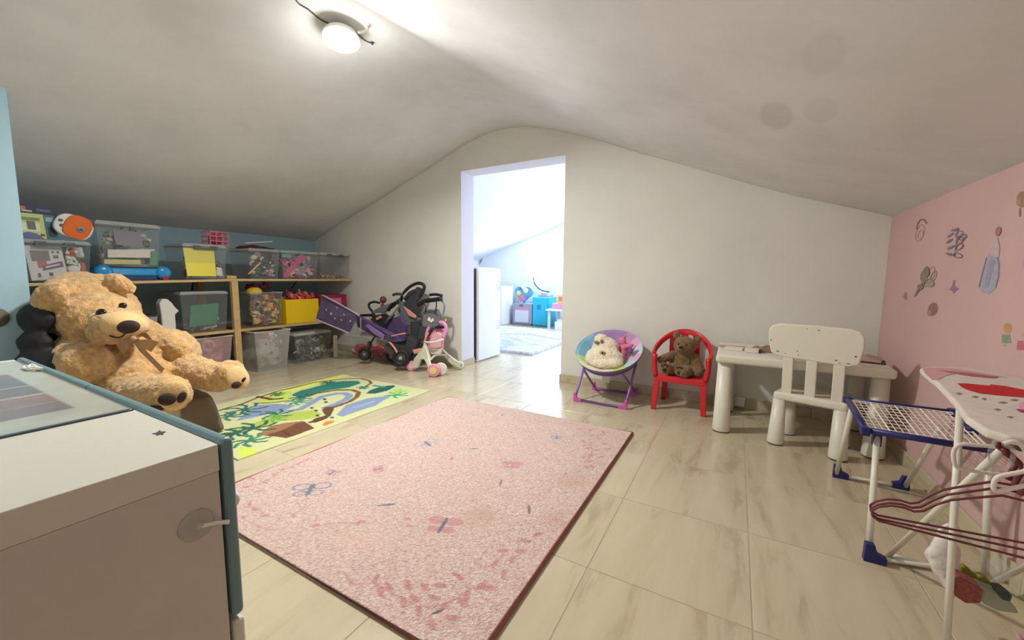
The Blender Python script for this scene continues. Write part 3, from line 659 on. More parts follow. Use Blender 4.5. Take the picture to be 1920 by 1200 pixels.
FL_, FR_, BL_, BR_ = Vector((-1.028,2.825,.012)), Vector((-.647,2.825,.012)), Vector((-1.0,3.20,.012)), Vector((-.66,3.215,.012))
for A_, B_, up1, up2 in ((FL_,FR_,(-1.005,3.0,.30),(-.62,3.02,.33)),(BL_,BR_,(-.985,2.87,.245),(-.69,2.87,.25))):
    MB().tube([Vector(up1),A_+Vector((0,0,.015)),A_,B_,B_+Vector((0,0,.015)),Vector(up2)], .009, 8).build('leg_frame', m_pur, t, smooth=True)
for p, s_ in ((FL_,1),(FR_,-1),(BL_,1),(BR_,-1)):
    mb = MB(); mb.prism([p+Vector((-s_*.012,0,-.012)), p+Vector((s_*.05,0,-.012)), p+Vector((s_*.05,0,.010)), p+Vector((s_*.012,0,.02)), p+Vector((s_*.008,0,.055)), p+Vector((-s_*.012,0,.055))], (0,.024,0))
    for i,v in enumerate(mb.v): mb.v[i] = (v[0], v[1]-.012, v[2])
    mb.build('corner_foot', m_mag, t, bevel=.003)
MB().box((-.875,3.0,.13),(-.815,3.003,.19)).build('care_tag', mat('paper_white'), t)
# cream cushion and pink plush in it
m_cream = mat('cream_plush', (232,218,190), .95, var=.12, vscale=30, bump=.8, bscale=60, sheen=.4)
def pillow(mb):
    e = mb.ell; e((-.85,2.955,.335),(.15,.09,.09)); e((-.85,2.975,.41),(.105,.055,.085)); e((-.88,2.965,.465),(.06,.04,.05)); e((-.92,2.92,.32),(.07,.06,.05)); e((-.76,2.91,.31),(.07,.06,.045)); e((-.84,2.89,.30),(.11,.05,.04))
tp = plush('owl_cushion', 'cream plush cushion with brown stitched eyes in the round folding chair', 'cushion', pillow, m_cream, (-.85,2.95,.27), .007, .004, 60)
for x,y,z,rx,rz in ((-.903,2.922,.452,.022,.012),(-.865,2.925,.462,.013,.016)): MB().ell((x,y,z),(rx,.006,rz)).build('eye', mat('brown_patch', (120,110,90), .8), tp, smooth=True)
MB().ell((-.845,2.88,.385),(.024,.012,.015)).build('beak', mat('tan_patch', (176,150,106), .8), tp, smooth=True); MB().ell((-.84,2.866,.387),(.008,.006,.007)).build('nose', m_blk, tp, smooth=True)
m_pk = mat('pink_plush', (226,120,156), .9, var=.2, vscale=40, bump=.7, bscale=60)
def pinkp(mb):
    e = mb.ell; e((-.725,3.03,.40),(.04,.035,.06)); e((-.735,3.02,.46),(.03,.025,.03)); mb.cap((-.72,3.01,.42),(-.66,3.0,.44),.02,.016); mb.cap((-.725,2.99,.36),(-.715,2.95,.32),.024,.02); mb.cap((-.75,3.02,.47),(-.765,3.03,.50),.012,.008); mb.cap((-.725,3.02,.48),(-.715,3.03,.505),.012,.008)
tk = plush('pink_plush_toy', 'small pink plush toy leaning on the cream cushion', 'plush toy', pinkp, m_pk, (-.725,3.0,.31), .006, .003, 90)
MB().ell((-.668,3.0,.40),(.02,.015,.025)).build('paw', mat('violet_cloth', (120,84,150), .8), tk, smooth=True)
# ------------------------------------------------------------------ wall stickers on the pink wall
def deco(name, px, py, shapes, label, sc=1.0):
    """shapes: polygons in pixels round (px,py), cut as thin vinyl on the wall"""
    t = thing(name, label, 'wall sticker', ax(px, py, XR-.001))
    for i,(nm, rgb, pts) in enumerate(shapes):
        rgb = tuple(int(c*.68+w_*.32) for c,w_ in zip(rgb,(214,170,168)))
        P = [ax(px+a*sc, py+b*sc, XR-.0008-.0004*i) for a,b in pts]; mb = MB(); mb.prism(P, (.0012,0,0)); mb.build(nm, mat('vinyl_%d_%d_%d'%rgb, rgb, .6, var=.15, vscale=60), t)
def oval(cx, cy, rx, ry, n=14, rot=0):
    return [(cx+rx*math.cos(6.2832*k/n)*math.cos(rot)-ry*math.sin(6.2832*k/n)*math.sin(rot), cy+rx*math.cos(6.2832*k/n)*math.sin(rot)+ry*math.sin(6.2832*k/n)*math.cos(rot)) for k in range(n)]
def crescent(cx, cy, r0, r1, a0, a1, th, n=10):
    o = [(cx+r0*math.cos(a0+(a1-a0)*k/n), cy+r1*math.sin(a0+(a1-a0)*k/n)) for k in range(n+1)]
    return o+[(cx+(r0-th)*math.cos(a0+(a1-a0)*k/n), cy+(r1-th)*math.sin(a0+(a1-a0)*k/n)) for k in range(n,-1,-1)]
gy = (118,106,116); br_ = (104,72,58)
def loop(cx, cy, rx, ry, rot=0, th=1.3, n=14):   # thin closed outline
    a = oval(cx, cy, rx, ry, n, rot); b = oval(cx, cy, max(.3,rx-th), max(.3,ry-th), n, rot); return a+[a[0], b[0]]+b[:0:-1]
deco('wall_sticker', 1728, 432, [('wing', (140,106,110), loop(-3,5,8,17,.3)),('wing', (150,112,116), loop(-2,8,5,9,.3,1)),('outline', br_, crescent(1,2,12,24,3.3,5.6,2.5))], 'faint feather shaped wall sticker nearest the corner of pink wall')
S_ = [('stem', gy, oval(3,0,2,30,rot=.1))]
for k,(a,b,r) in enumerate(((-8,-14,-.6),(8,-16,-.6),(-10,-3,-.6),(10,-4,-.7),(-8,9,-.5),(8,8,-.6),(-10,22,.3),(5,24,.2),(0,-24,-.2),(13,-10,-.5))): S_.append(('petal', (100,92,118), loop(a,b,9,5,r,1.6) if k%2 else oval(a,b,8,2.4,10,r)))
deco('wall_sticker', 1790, 455, S_, 'grey flower spray wall sticker, highest of the cluster near the corner')
deco('wall_sticker', 1858, 490, [('gown', (150,164,190), [(8,-16),(-2,-30+14),(-9,-8),(-16,20),(-24,48),(-18,58),(-4,62),(10,50),(16,28),(17,6),(14,-14)]),('overlay', (128,146,178), [(0,-6),(-8,18),(-12,48),(-6,50),(2,20),(8,0)]),('line', (100,108,130), [(8,-16),(10,-16),(16,6),(15,28),(9,50),(8,49),(13,28),(14,6)]),('line', (100,108,130), [(-9,-8),(-8,-6),(-15,20),(-22,48),(-24,48),(-17,20)]),('bodice', (192,180,180), [(2,-40),(12,-44),(16,-24),(14,-8),(-2,-10),(-4,-22)]),('top', (150,96,88), oval(13,-56,5,9,rot=.2))], 'tall pale blue bell shaped wall sticker on the pink wall')
S_ = [('branch', (104,104,92), [(-22,34),(-16,30),(-6,6),(2,-24),(6,-22),(2,6),(-8,22)]),('bloom', (104,112,96), oval(-3,-3,7,12)),('bloom', (128,122,116), loop(10,-8,7,15,.3)),('bloom', (128,122,116), loop(15,-4,5,12,.4)),('bloom', (120,116,108), loop(4,8,6,9,.8)),('twig', (96,92,84), oval(-15,24,2,12,rot=.5)),('twig', (96,92,84), oval(-8,12,2,9,rot=.9)),('bloom', (138,132,128), oval(8,10,8,6)),('leaf', (92,98,84), oval(-10,16,6,5)),('leaf', (100,104,92), oval(1,-12,6,9))]
deco('wall_sticker', 1735, 522, S_, 'grey green leafy branch wall sticker, lower left of pink wall')
deco('wall_sticker', 1788, 540, [('wing', (128,88,140), [(0,-15),(3,-14),(2,-4),(10,2),(6,4),(0,11),(-3,5),(-9,3),(-4,-2)])], 'small purple butterfly wall sticker below the flower spray')
deco('wall_sticker', 1749, 580, [('body', (118,84,60), oval(0,0,9,13,rot=.3)),('tip', (150,120,100), oval(-7,7,4,6))], 'small brown round wall sticker lowest of the cluster')
deco('wall_sticker', 1698, 555, [('wing', (136,98,112), oval(0,0,2.5,8)),('wing', (136,98,112), oval(-2,1,3,3))], 'tiny mauve wall sticker right beside the wall corner')
deco('wall_sticker', 1887, 625, [('upper', (206,142,80), oval(2,-10,8,10,10,.2)),('lower', (92,150,96), [(-8,2),(6,2),(8,18),(-9,18)]),('foot', (110,70,70), [(-6,22),(-2,22),(-2,23),(-6,23)])], 'small orange and green wall sticker above the ironing board')
deco('wall_sticker', 1916, 642, [('upper', (216,176,160), oval(0,-18,5,6)),('lower', (196,84,100), [(-8,-3),(8,-3),(10,14),(-10,14)])], 'small red and pink wall sticker at right frame edge')
deco('wall_sticker', 1916, 380, [('crown', (140,104,72), oval(0,-6,10,15)),('twig', (120,92,72), oval(-4,18,2,9)),('crown', (164,128,84), oval(-6,0,5,6))], 'brown tree shaped wall sticker high at right frame edge')
deco('wall_sticker', 1923, 492, [('blur', (190,150,165), oval(0,0,6,17))], 'pale lilac wall sticker cut by right frame edge')
# ------------------------------------------------------------------ pine shelving along the knee wall
m_pine = mat('pine', (206,172,118), .6, var=.18, vscale=9, bump=.15, bscale=30)
m_pined = mat('pine_board', (150,118,84), .7, var=.2, vscale=6)
SXF = -4.10; SXB = -4.74; MZ = .425
st = thing('shelving', 'pine shelving unit along the blue knee wall, loaded with toy boxes', 'shelving', (-4.42,1.95,0))
def tz(y): return .868+(.902-.868)*min(1,max(0,(y-.66)/1.3))
mb = MB(); mb.hexa([(SXB,.66,tz(.66)-.018),(SXF,.66,tz(.66)-.018),(SXF,1.985,.884),(SXB,1.985,.884)], [(SXB,.66,tz(.66)),(SXF,.66,tz(.66)),(SXF,1.985,.902),(SXB,1.985,.902)]); mb.build('shelf', m_pined, st)
MB().box((SXB,1.99,.884),(SXF,3.285,.902)).build('shelf', m_pined, st)
mb = MB(); mb.hexa([(SXF,.66,tz(.66)-.020),(SXF+.012,.66,tz(.66)-.020),(SXF+.012,1.985,.882),(SXF,1.985,.882)], [(SXF,.66,tz(.66)+.001),(SXF+.012,.66,tz(.66)+.001),(SXF+.012,1.985,.903),(SXF,1.985,.903)]); mb.build('edge_strip', m_pine, st)
MB().box((SXF,1.985,.882),(SXF+.012,3.285,.903)).build('edge_strip', m_pine, st)
for a,b in ((.66,1.945),(2.005,3.27)):
    MB().box((SXB,a,MZ-.02),(SXF,b,MZ)).build('shelf', m_pined, st)
    MB().box((SXF,a,MZ-.022),(SXF+.012,b,MZ+.002)).build('edge_strip', m_pine, st)
for y in (.64,1.945):
    MB().box((SXF-.02,y,0),(SXF+.022,y+.055,.881)).build('post', m_pine, st, bevel=.002)
    MB().box((SXB-.02,y,0),(SXB+.02,y+.055,.881)).build('post', m_pine, st, bevel=.002)
MB().box((SXF-.07,1.93,.903),(SXF-.02,2.01,.932)).build('cap_block', m_pine, st, bevel=.002)
m_brk = mat('black_metal', (26,26,28), .5)
for y in (1.68,2.62): MB().tube([(SXF-.06,y,.88),(SXF-.22,y+.05,.80)], .008, 6).build('bracket', m_brk, st)
# ------------------------------------------------------------------ boxes
m_clear = mat('clear_tub', (200,204,202), .22, trans=.86)
m_clear2 = mat('cloudy_tub', (206,206,200), .35, trans=.55)
m_rim = mat('tub_rim', (206,208,202), .3, trans=.45)
m_clip = mat('grey_clip', (92,94,92), .45)
m_pinktub = mat('pink_tub', (206,170,170), .35, trans=.45)
m_mix = mat('mixed_toys', vcol=True, rough=.5)
def crate(label, y0, y1, z0, z1, xf=-4.11, dep=.40, lid=True, clips=True, body=None, rim=None, name='storage_box', tap=.02, cat='storage box', group=None, lidz=None):
    body = body or m_clear; rim = rim or m_rim; xb = xf-dep; tk = .003
    t = thing(name, label, cat, ((xf+xb)/2, (y0+y1)/2, z0), group)
    zb = z1-(.022 if lid else .0); a = (tap, tap)
    B = [(xb+tap,y0+tap,z0),(xf-tap,y0+tap,z0),(xf-tap,y1-tap,z0),(xb+tap,y1-tap,z0)]; T = [(xb,y0,zb),(xf,y0,zb),(xf,y1,zb),(xb,y1,zb)]
    cx, cy = (xb+xf)/2, (y0+y1)/2
    inn = lambda P: [(p[0]+(tk if p[0]<cx else -tk), p[1]+(tk if p[1]<cy else -tk), p[2]) for p in P]
    mb = MB(); mb.add(B+T, [(0,1,5,4),(1,2,6,5),(2,3,7,6),(3,0,4,7),(3,2,1,0)])
    mb.build('body', body, t)
    mb = MB(); r_ = .006
    mb.tube([(xb,y0,zb),(xf,y0,zb),(xf,y1,zb),(xb,y1,zb)], r_, 6, closed=True); mb.build('rim', rim, t)
    if lid:
        l = MB().hexa([(xb-.004,y0-.003,zb+.004),(xf+.006,y0-.003,zb+.004),(xf+.006,y1+.003,zb+.004),(xb-.004,y1+.003,zb+.004)], [(xb+.01,y0+.012,z1),(xf-.008,y0+.012,z1),(xf-.008,y1-.012,z1),(xb+.01,y1-.012,z1)]).build('lid', rim, t)
        if clips:
            L_ = y1-y0; ym = (y0+y1)/2
            mb = MB().box((xf+.004,ym-L_*.27,zb-.026),(xf+.012,ym+L_*.27,zb-.010)).box((xf+.004,ym-L_*.27,zb-.012),(xf+.012,ym-L_*.12,zb+.008)).box((xf+.004,ym+L_*.12,zb-.012),(xf+.012,ym+L_*.27,zb+.008)); mb.build('clip', m_clip, t)
    return t
def jumble(label, y0, y1, z0, z1, xf, dep, cols, n=60, seed=1, s=.035, name='toy_jumble', cat='toys'):
    rnd = random.Random(seed); mb = MB()
    for _ in range(int(n*1.6)):
        x = xf-.03-abs(rnd.gauss(0,.35))*dep*.35; x = max(x, xf-dep+.04); y = rnd.uniform(y0+.035,y1-.035); z = z0+.02+(z1-z0-.03)*rnd.random(); c = rnd.choice(cols); r = s*rnd.uniform(.5,1.15)
        R = Matrix.Rotation(rnd.uniform(0,6),3,'Z')@Matrix.Rotation(rnd.uniform(0,6),3,'X')
        k = rnd.random()
        if k < .35: mb.ell((x,y,z),(r*.8,r*.7,r*.5),R,8,6,c)
        elif k < .6: mb.box((x-r*.7,y-r*.6,z-r*.35),(x+r*.7,y+r*.6,z+r*.35),c,R=R)
        elif k < .85:
            d = R@Vector((0,0,r*1.1)); mb.tube([Vector((x,y,z))-d,Vector((x,y,z))+d], r*.28, 6, c)
        else:
            p = Vector((x,y,z)); mb.tube([p+R@Vector((r*.7*math.cos(6.28*j/8),r*.7*math.sin(6.28*j/8),0)) for j in range(8)], r*.22, 5, c, closed=True)
    for i,v in enumerate(mb.v):
        mb.v[i] = (min(max(v[0],xf-dep+.015),xf-.022), min(max(v[1],y0+.02),y1-.02), max(v[2],z0+.006))
    o = mb.build(name, m_mix, vcol=True); return props(o, label, cat, kind='stuff')
def flat(name, mt, pts, d, label, cat, bevel=0):
    mb = MB(); mb.prism(pts, d); o = mb.build(name, mt, bevel=bevel); return props(o, label, cat)
BX = -4.11
# top row, left to right
crate('clear lidded box at left end of top shelf, behind the bear\'s head', .70, 1.045, tz(1.045)+.003, 1.165, dep=.40)
def card(name, x, quad, thick, paint_parts, label, cat):
    """flat packaging: a board with coloured print parts; quad in (y,z)"""
    t = thing(name, label, cat, (x, quad[0][0], min(q[1] for q in quad)))
    mb = MB(); mb.prism([(x,y,z) for y,z in quad], (-thick,0,0)); mb.build('board', paint_parts[0], t)
    q = quad
    def bil(u,v): return tuple((q[0][k]*(1-u)+q[1][k]*u)*(1-v)+(q[3][k]*(1-u)+q[2][k]*u)*v for k in (0,1))
    for i,(nm,rgb,pts) in enumerate(paint_parts[1:]):
        mb = MB(); mb.prism([(x+.0006+.0003*i, *bil(u,v)) for u,v in pts], (-.001,0,0)); mb.build(nm, mat('print_%d_%d_%d'%rgb, rgb, .5), t)
    return t
rect = lambda a,b,c,d: [(a,b),(c,b),(c,d),(a,d)]
card('toy_package', BX-.03, [(.755,.885),(.925,.905),(.905,1.125),(.735,1.12)], .02, [mat('pack_white', (216,212,206), .5), ('photo', (132,118,112), rect(.12,.55,.62,.86)),('photo', (176,110,96), rect(.25,.35,.5,.56)),('banner', (128,84,104), [(.35,.26),(.95,.36),(.93,.54),(.38,.42)]),('line', (220,210,214), [(.45,.34),(.85,.42),(.84,.46),(.44,.39)]),('dot', (80,76,84), rect(.7,.78,.76,.84)),('dot', (80,76,84), rect(.84,.78,.9,.84)),('dot', (120,110,100), rect(.72,.62,.86,.72)),('dot', (110,70,84), rect(.5,.1,.6,.2)),('dot', (90,90,96), rect(.2,.08,.27,.2))], 'white toy package with mauve banner inside the leftmost clear box', 'toy package')
jumble('red and pale toys at right end of the leftmost clear box', .90,1.035,.88,1.12,BX,.34,[(190,72,60),(206,96,80),(220,216,204),(196,206,170),(214,206,196)],26,3,.045)
card('board_game', BX-.05, [(.715,1.17),(.90,1.17),(.895,1.335),(.70,1.335)], .22, [mat('game_green', (196,206,130), .5), ('picture', (120,140,90), rect(.05,.72,.62,.84)),('picture', (226,224,190), rect(.12,.3,.6,.62)),('figure', (110,110,96), rect(.3,.35,.5,.7)),('side', (70,112,124), rect(.72,0,1,1)),('arc', (96,108,150), [(.02,.0),(.1,.16),(.3,.26),(.5,.2),(.66,.0)]),('patch', (40,52,60), rect(.78,.1,.95,.5)),('patch', (150,190,190), rect(.76,.72,.94,.9)),('dot', (170,60,50), rect(.58,.1,.68,.2))], 'pale green and teal board game box lying on the leftmost box lid', 'board game')
card('game_box', BX-.10, [(.70,1.337),(.925,1.337),(.92,1.40),(.70,1.41)], .2, [mat('navy_box', (44,50,76), .5), ('title', (190,120,80), rect(.18,.3,.34,.7)),('title', (214,206,196), rect(.26,.2,.46,.34)),('mark', (90,96,130), rect(.55,.3,.85,.6))], 'dark navy flat box on top of the pale green board game', 'box')
t = thing('toy_console', 'orange and white rounded toy console leaning on the leftmost box', 'toy', (BX+.0,.98,1.17))
def rounded(cy, cz, ry, rz, n=28, p=2.6, rot=0):
    o=[]
    for k in range(n):
        a = 6.2832*k/n; c_, s_ = math.cos(a), math.sin(a); y = ry*math.copysign(abs(c_)**(2/p), c_); z = rz*math.copysign(abs(s_)**(2/p), s_); o.append((cy+y*math.cos(rot)-z*math.sin(rot), cz+y*math.sin(rot)+z*math.cos(rot)))
    return o
RT = -.42
MB().prism([(BX-.01,y,z) for y,z in rounded(.975,1.265,.098,.082,rot=RT)], (-.03,0,0)).build('case', mat('off_white_plastic', (222,218,206), .35), t, bevel=.008)
MB().prism([(BX-.003,y,z) for y,z in rounded(.992,1.264,.070,.084,rot=RT)], (-.01,0,0)).build('face', mat('orange_plastic', (222,104,24), .25), t, bevel=.006)
MB().lathe([(.020,0),(.020,.006),(.012,.008)], (BX-.004,1.005,1.248), (1,0,0), 18).build('dial', mat('grey_dial', (128,132,146), .4), t); MB().lathe([(.009,0),(.009,.003)], (BX+.004,1.005,1.248), (1,0,0), 14).build('button', mat('dark_dial', (60,62,84), .4), t)
for y,z in ((.912,1.305),(.915,1.27),(.925,1.235)): MB().ell((BX-.009,y,z),(.004,.012,.011)).build('button', mat('slate_button', (86,104,110), .4), t, smooth=True)
# blue toy train bed and the box on it
t = thing('blue_toy_table', 'bright blue plastic toy with rounded ends under a clear box', 'toy', (BX-.05,1.28,.89))
mbl = mat('blue_plastic', (36,140,196), .25)
zz = .894
MB().hexa([(BX-.25,1.09,zz+.03),(BX-.01,1.09,zz+.03),(BX-.01,1.50,zz+.03),(BX-.25,1.50,zz+.03)],[(BX-.25,1.10,zz+.09),(BX-.02,1.10,zz+.09),(BX-.02,1.48,zz+.09),(BX-.25,1.48,zz+.09)]).build('body', mbl, t, bevel=.012, seg=3)
for y in (1.11,1.465): MB().lathe([(.034,-.13),(.05,-.12),(.055,0),(.05,.03),(.03,.04)], (BX-.04,y,zz+.055), (1,0,0), 20).build('end_knob', mbl, t, smooth=True)
MB().box((BX-.24,1.12,zz),(BX-.02,1.42,zz+.032)).build('base', mat('deep_blue', (24,60,110), .4), t)
MB().lathe([(.02,0),(.02,.03)], (BX-.03,1.47,zz+.012), (1,0,0), 14).build('wheel', mat('red_toy', (170,36,44), .35), t)
MB().box((BX-.22,1.10,zz+.0915),(BX-.03,1.46,zz+.1)).build('top_strip', mat('dark_maroon'), t)
crate('large clear box without clips on the bright blue toy', 1.08, 1.455, .996, 1.33, xf=BX-.0, dep=.30, clips=False)
flat('picture_book', mat('book_grey', (128,120,134), .6), [(BX-.05,1.20,1.16),(BX-.05,1.36,1.15),(BX-.07,1.355,1.27),(BX-.07,1.19,1.28)], (-.01,0,0), 'grey picture board inside the box on the blue toy', 'book')
flat('white_card', mat('card_white'), [(BX-.03,1.14,1.06),(BX-.03,1.42,1.07),(BX-.05,1.43,1.14),(BX-.05,1.15,1.12)], (-.012,0,0), 'white paper strip inside the box on the blue toy', 'paper')
flat('green_folder', mat('green_card', (72,140,112), .6), [(BX-.03,1.38,1.01),(BX-.03,1.43,1.01),(BX-.03,1.435,1.13),(BX-.03,1.40,1.12)], (-.01,0,0), 'green folder corner inside the box on the blue toy', 'folder')
flat('yellow_strip', mat('straw_card', (206,196,120), .6), [(BX-.035,1.12,1.01),(BX-.035,1.33,1.015),(BX-.035,1.33,1.05),(BX-.035,1.12,1.045)], (-.012,0,0), 'straw yellow strip at bottom of the box on the blue toy', 'paper')
jumble('pale grey games filling the box on the blue toy', 1.10,1.45,1.0,1.29,BX-.07,.22,[(150,148,150),(200,196,200),(110,116,112),(196,196,190),(90,96,84)],40,5,.05)
# box with the yellow sheet
crate('clear lidded box with a yellow sheet stuck inside its front', 1.60, 1.935, .902, 1.205, dep=.36)
flat('yellow_sheet', mat('yellow_paper', (240,226,92), .7), [(BX-.014,1.625,.925),(BX-.014,1.845,.925),(BX-.006,1.835,1.16),(BX-.006,1.605,1.165)], (-.002,0,0), 'bright yellow sheet of paper inside the front of a clear box', 'paper')
flat('white_sheet', mat('paper_white'), [(BX-.02,1.85,.93),(BX-.02,1.90,.93),(BX-.014,1.89,1.0),(BX-.014,1.85,1.01)], (-.002,0,0), 'white paper corner right of the yellow sheet', 'paper')
jumble('red and brown toys behind the yellow sheet', 1.62,1.92,.905,1.16,BX-.02,.32,[(190,60,66),(110,80,76),(96,78,72),(206,196,190),(120,70,70)],40,8,.05)
# pink basket on top of it
t = thing('plastic_basket', 'small pink latticed plastic basket on the box with yellow sheet', 'basket', (-4.28,1.95,1.207))
mpk = mat('pink_basket', (206,116,136), .4)
bc = Vector((-4.30,1.935,1.206)); bw, bh = .075, .13
for zc in (0,.04,.085,.125): MB().tube([bc+Vector((a*bw,b*bw,zc+.004)) for a,b in ((-1,-1),(1,-1),(1,1),(-1,1))], .006, 6, closed=True).build('hoop', mpk, t)
for a in (-1,-.33,.33,1):
    for b in (-1,-.33,.33,1):
        if max(abs(a),abs(b)) < 1: continue
        MB().tube([bc+Vector((a*bw,b*bw,.003)), bc+Vector((a*bw,b*bw,.128))], .0045, 5).build('strut', mpk, t)
props(MB().ell(bc+Vector((0,0,.066)), (.055,.055,.055)).build('pink_ball', mat('rose_plastic', (180,84,104), .5), smooth=True), 'dark pink ball inside the latticed pink basket', 'ball')
crate('clear box with dark toys just right of the shelf post', 2.125, 2.42, .903, 1.20, dep=.36, clips=False)
jumble('purple and green toys in the box right of the shelf post', 2.14,2.41,.906,1.16,BX-.0,.3,[(120,96,116),(96,76,84),(44,100,88),(70,60,62),(150,130,140),(60,52,54),(206,196,170)],55,11,.045)
flat('toy_baton', mat('skin_plastic', (214,180,130), .5), [(BX-.02,2.12,.95),(BX-.02,2.13,.945),(BX-.02,2.25,1.06),(BX-.02,2.235,1.07)], (-.012,0,0), 'long pale tan stick inside the box right of the post', 'toy')
t = crumple('red_cloth', -4.28, 2.28, 1.203, .16, .30, .05, 0, mat('wine_cloth', (104,24,34), .8), 5); props(t, 'dark red cloth lump on the box right of the post', 'cloth')
flat('white_rod', mat('paper_white'), [(-4.22,2.16,1.25),(-4.22,2.42,1.285),(-4.22,2.42,1.292),(-4.22,2.16,1.256)], (-.03,0,0), 'long white strip slanting over the dark red cloth', 'strip')
flat('black_strip', m_brk, [(-4.14,2.14,1.203),(-4.14,2.39,1.203),(-4.14,2.39,1.212),(-4.14,2.14,1.212)], (-.05,0,0), 'thin black strip lying before the dark red cloth', 'strip')
crate('clear lidded box crammed with pink toys on the top shelf', 2.435, 2.855, .903, 1.20, dep=.36, clips=False)
jumble('pink and magenta toys in the crammed top shelf box', 2.45,2.84,.906,1.165,BX-.0,.3,[(200,84,130),(180,60,96),(214,130,150),(206,190,180),(130,80,90),(120,170,186),(226,196,176)],80,13,.05)
flat('pink_horn', mat('rose_cloth', (206,90,130), .8), [(BX-.02,2.47,.96),(BX-.02,2.52,.95),(BX-.02,2.74,1.14),(BX-.02,2.68,1.16)], (-.03,0,0), 'long rose pink shape slanting in the crammed box', 'toy')
crate('nearly empty clear box at right end of the top shelf', 2.875, 3.27, .903, 1.205, dep=.36, clips=True)
jumble('few tan toys on bottom of the rightmost top box', 2.89,3.25,.906,.96,BX-.02,.3,[(150,120,96),(170,90,80),(200,190,180),(120,110,100)],18,17,.035)
# middle row
t = thing('duffel_bag', 'dark brown bag slumped on the middle shelf behind the bear', 'bag', (-4.3,1.2,MZ))
def duf(mb): mb.ell((-4.34,1.02,.63),(.15,.12,.17)); mb.ell((-4.34,1.0,.57),(.13,.12,.13)); mb.ell((-4.34,1.05,.54),(.14,.10,.10)); mb.box((-4.46,.95,.438),(-4.2,1.13,.6))
mb = MB(); duf(mb); mb.build('body', mat('bag_brown', (62,48,42), .8, var=.2, bump=.4, bscale=20), t, remesh=.02, fur=.008, fscale=9)
crate('low grey and black tray right of the dark brown bag', 1.17,1.40,MZ+.002,.60,xf=-4.06-.06,dep=.2,lid=False,body=mat('grey_tray', (150,150,148), .5),rim=m_brk,name='tray',cat='tray')
t = thing('white_toy', 'white plastic toy with a rounded gable beside the green filled box', 'toy', (-4.1,1.46,MZ))
mb = MB(); o = [(1.425,.427),(1.515,.427),(1.515,.60),(1.545,.63),(1.52,.66),(1.50,.70),(1.47,.735),(1.435,.735),(1.415,.70),(1.42,.62)]
mb.prism([(-4.112,y,z) for y,z in o], (-.08,0,0)); mb.build('shell', mat('off_white_plastic'), t, bevel=.008)
crate('clear lidded box with green sheet on the middle shelf', 1.56, 1.925, MZ+.002, .79, xf=BX-.012, dep=.4, clips=False)
flat('green_sheet', mat('dull_green_card', (64,128,96), .6), [(BX-.034,1.62,.48),(BX-.034,1.83,.49),(BX-.034,1.86,.68),(BX-.034,1.64,.67)], (-.006,0,0), 'dull green sheet inside the box left of the shelf post', 'sheet')
jumble('small white and tan toys under the green sheet', 1.59,1.90,MZ+.004,.55,BX-.036,.3,[(206,200,186),(180,130,80),(120,110,104),(96,110,104),(206,206,206)],45,21,.03)
crate('clear open box with yellow and white toys, right of post', 2.115, 2.43, MZ+.002, .765, dep=.36, lid=False)
jumble('yellow, white and brown toys in the box right of post', 2.13,2.42,MZ+.004,.74,BX-.0,.3,[(226,186,50),(214,170,60),(206,200,190),(120,84,80),(130,110,110),(196,180,160),(110,90,96),(186,70,76)],90,23,.042)
props(MB().ell((-4.2,2.2,.775),(.08,.07,.045)).build('yellow_pouch', mat('yellow_cloth', (214,190,70), .7), smooth=True), 'yellow soft pouch on top of the open toy box', 'pouch')
jumble('pinkish soft toys heaped behind the yellow pouch', 2.16,2.44,.78,.84,-4.25,.25,[(190,170,170),(150,40,50),(206,180,176),(120,50,60)],18,27,.04)
t = thing('toy_bin', 'bright yellow rectangular toy bin on the middle shelf', 'toy bin', (-4.25,2.64,MZ))
y0,y1,z1,xf,xb = 2.46,2.835,.685,BX+.004,BX-.28
mb = MB(); my = mat('yellow_bin', (236,196,20), .4)
mb.box((xf-.008,y0,MZ+.003),(xf,y1,z1)); mb.build('front_wall', my, t, bevel=.002)
MB().box((xb,y0,MZ+.003),(xb+.008,y1,z1)).build('back_wall', my, t); MB().box((xb+.008,y0,MZ+.003),(xf-.008,y0+.008,z1)).build('side_wall', my, t); MB().box((xb+.008,y1-.008,MZ+.003),(xf-.008,y1,z1)).build('side_wall', my, t); MB().box((xb+.008,y0+.008,MZ+.003),(xf-.008,y1-.008,MZ+.01)).build('base', my, t)
jumble('red and pink toys spilling from the yellow bin', 2.46,2.84,.60,.76,BX-.0,.28,[(206,50,40),(214,70,50),(196,120,120),(206,186,176),(120,40,50),(190,60,60)],60,29,.042)
t = thing('magenta_box', 'magenta patterned box at right end of the middle shelf', 'box', (-4.25,3.05,MZ))
MB().box((-4.36,2.88,MZ+.003),(-4.13,3.23,.72)).build('box_body', mat('magenta_card', (160,36,74), .5, var=.3, vscale=14), t, bevel=.004)
MB().box((-4.129,2.95,.56),(-4.127,3.15,.68)).build('label_panel', mat('rose_label', (206,110,140), .5), t); MB().box((-4.1268,2.98,.60),(-4.126,3.12,.62)).build('label_line', mat('pack_white'), t)
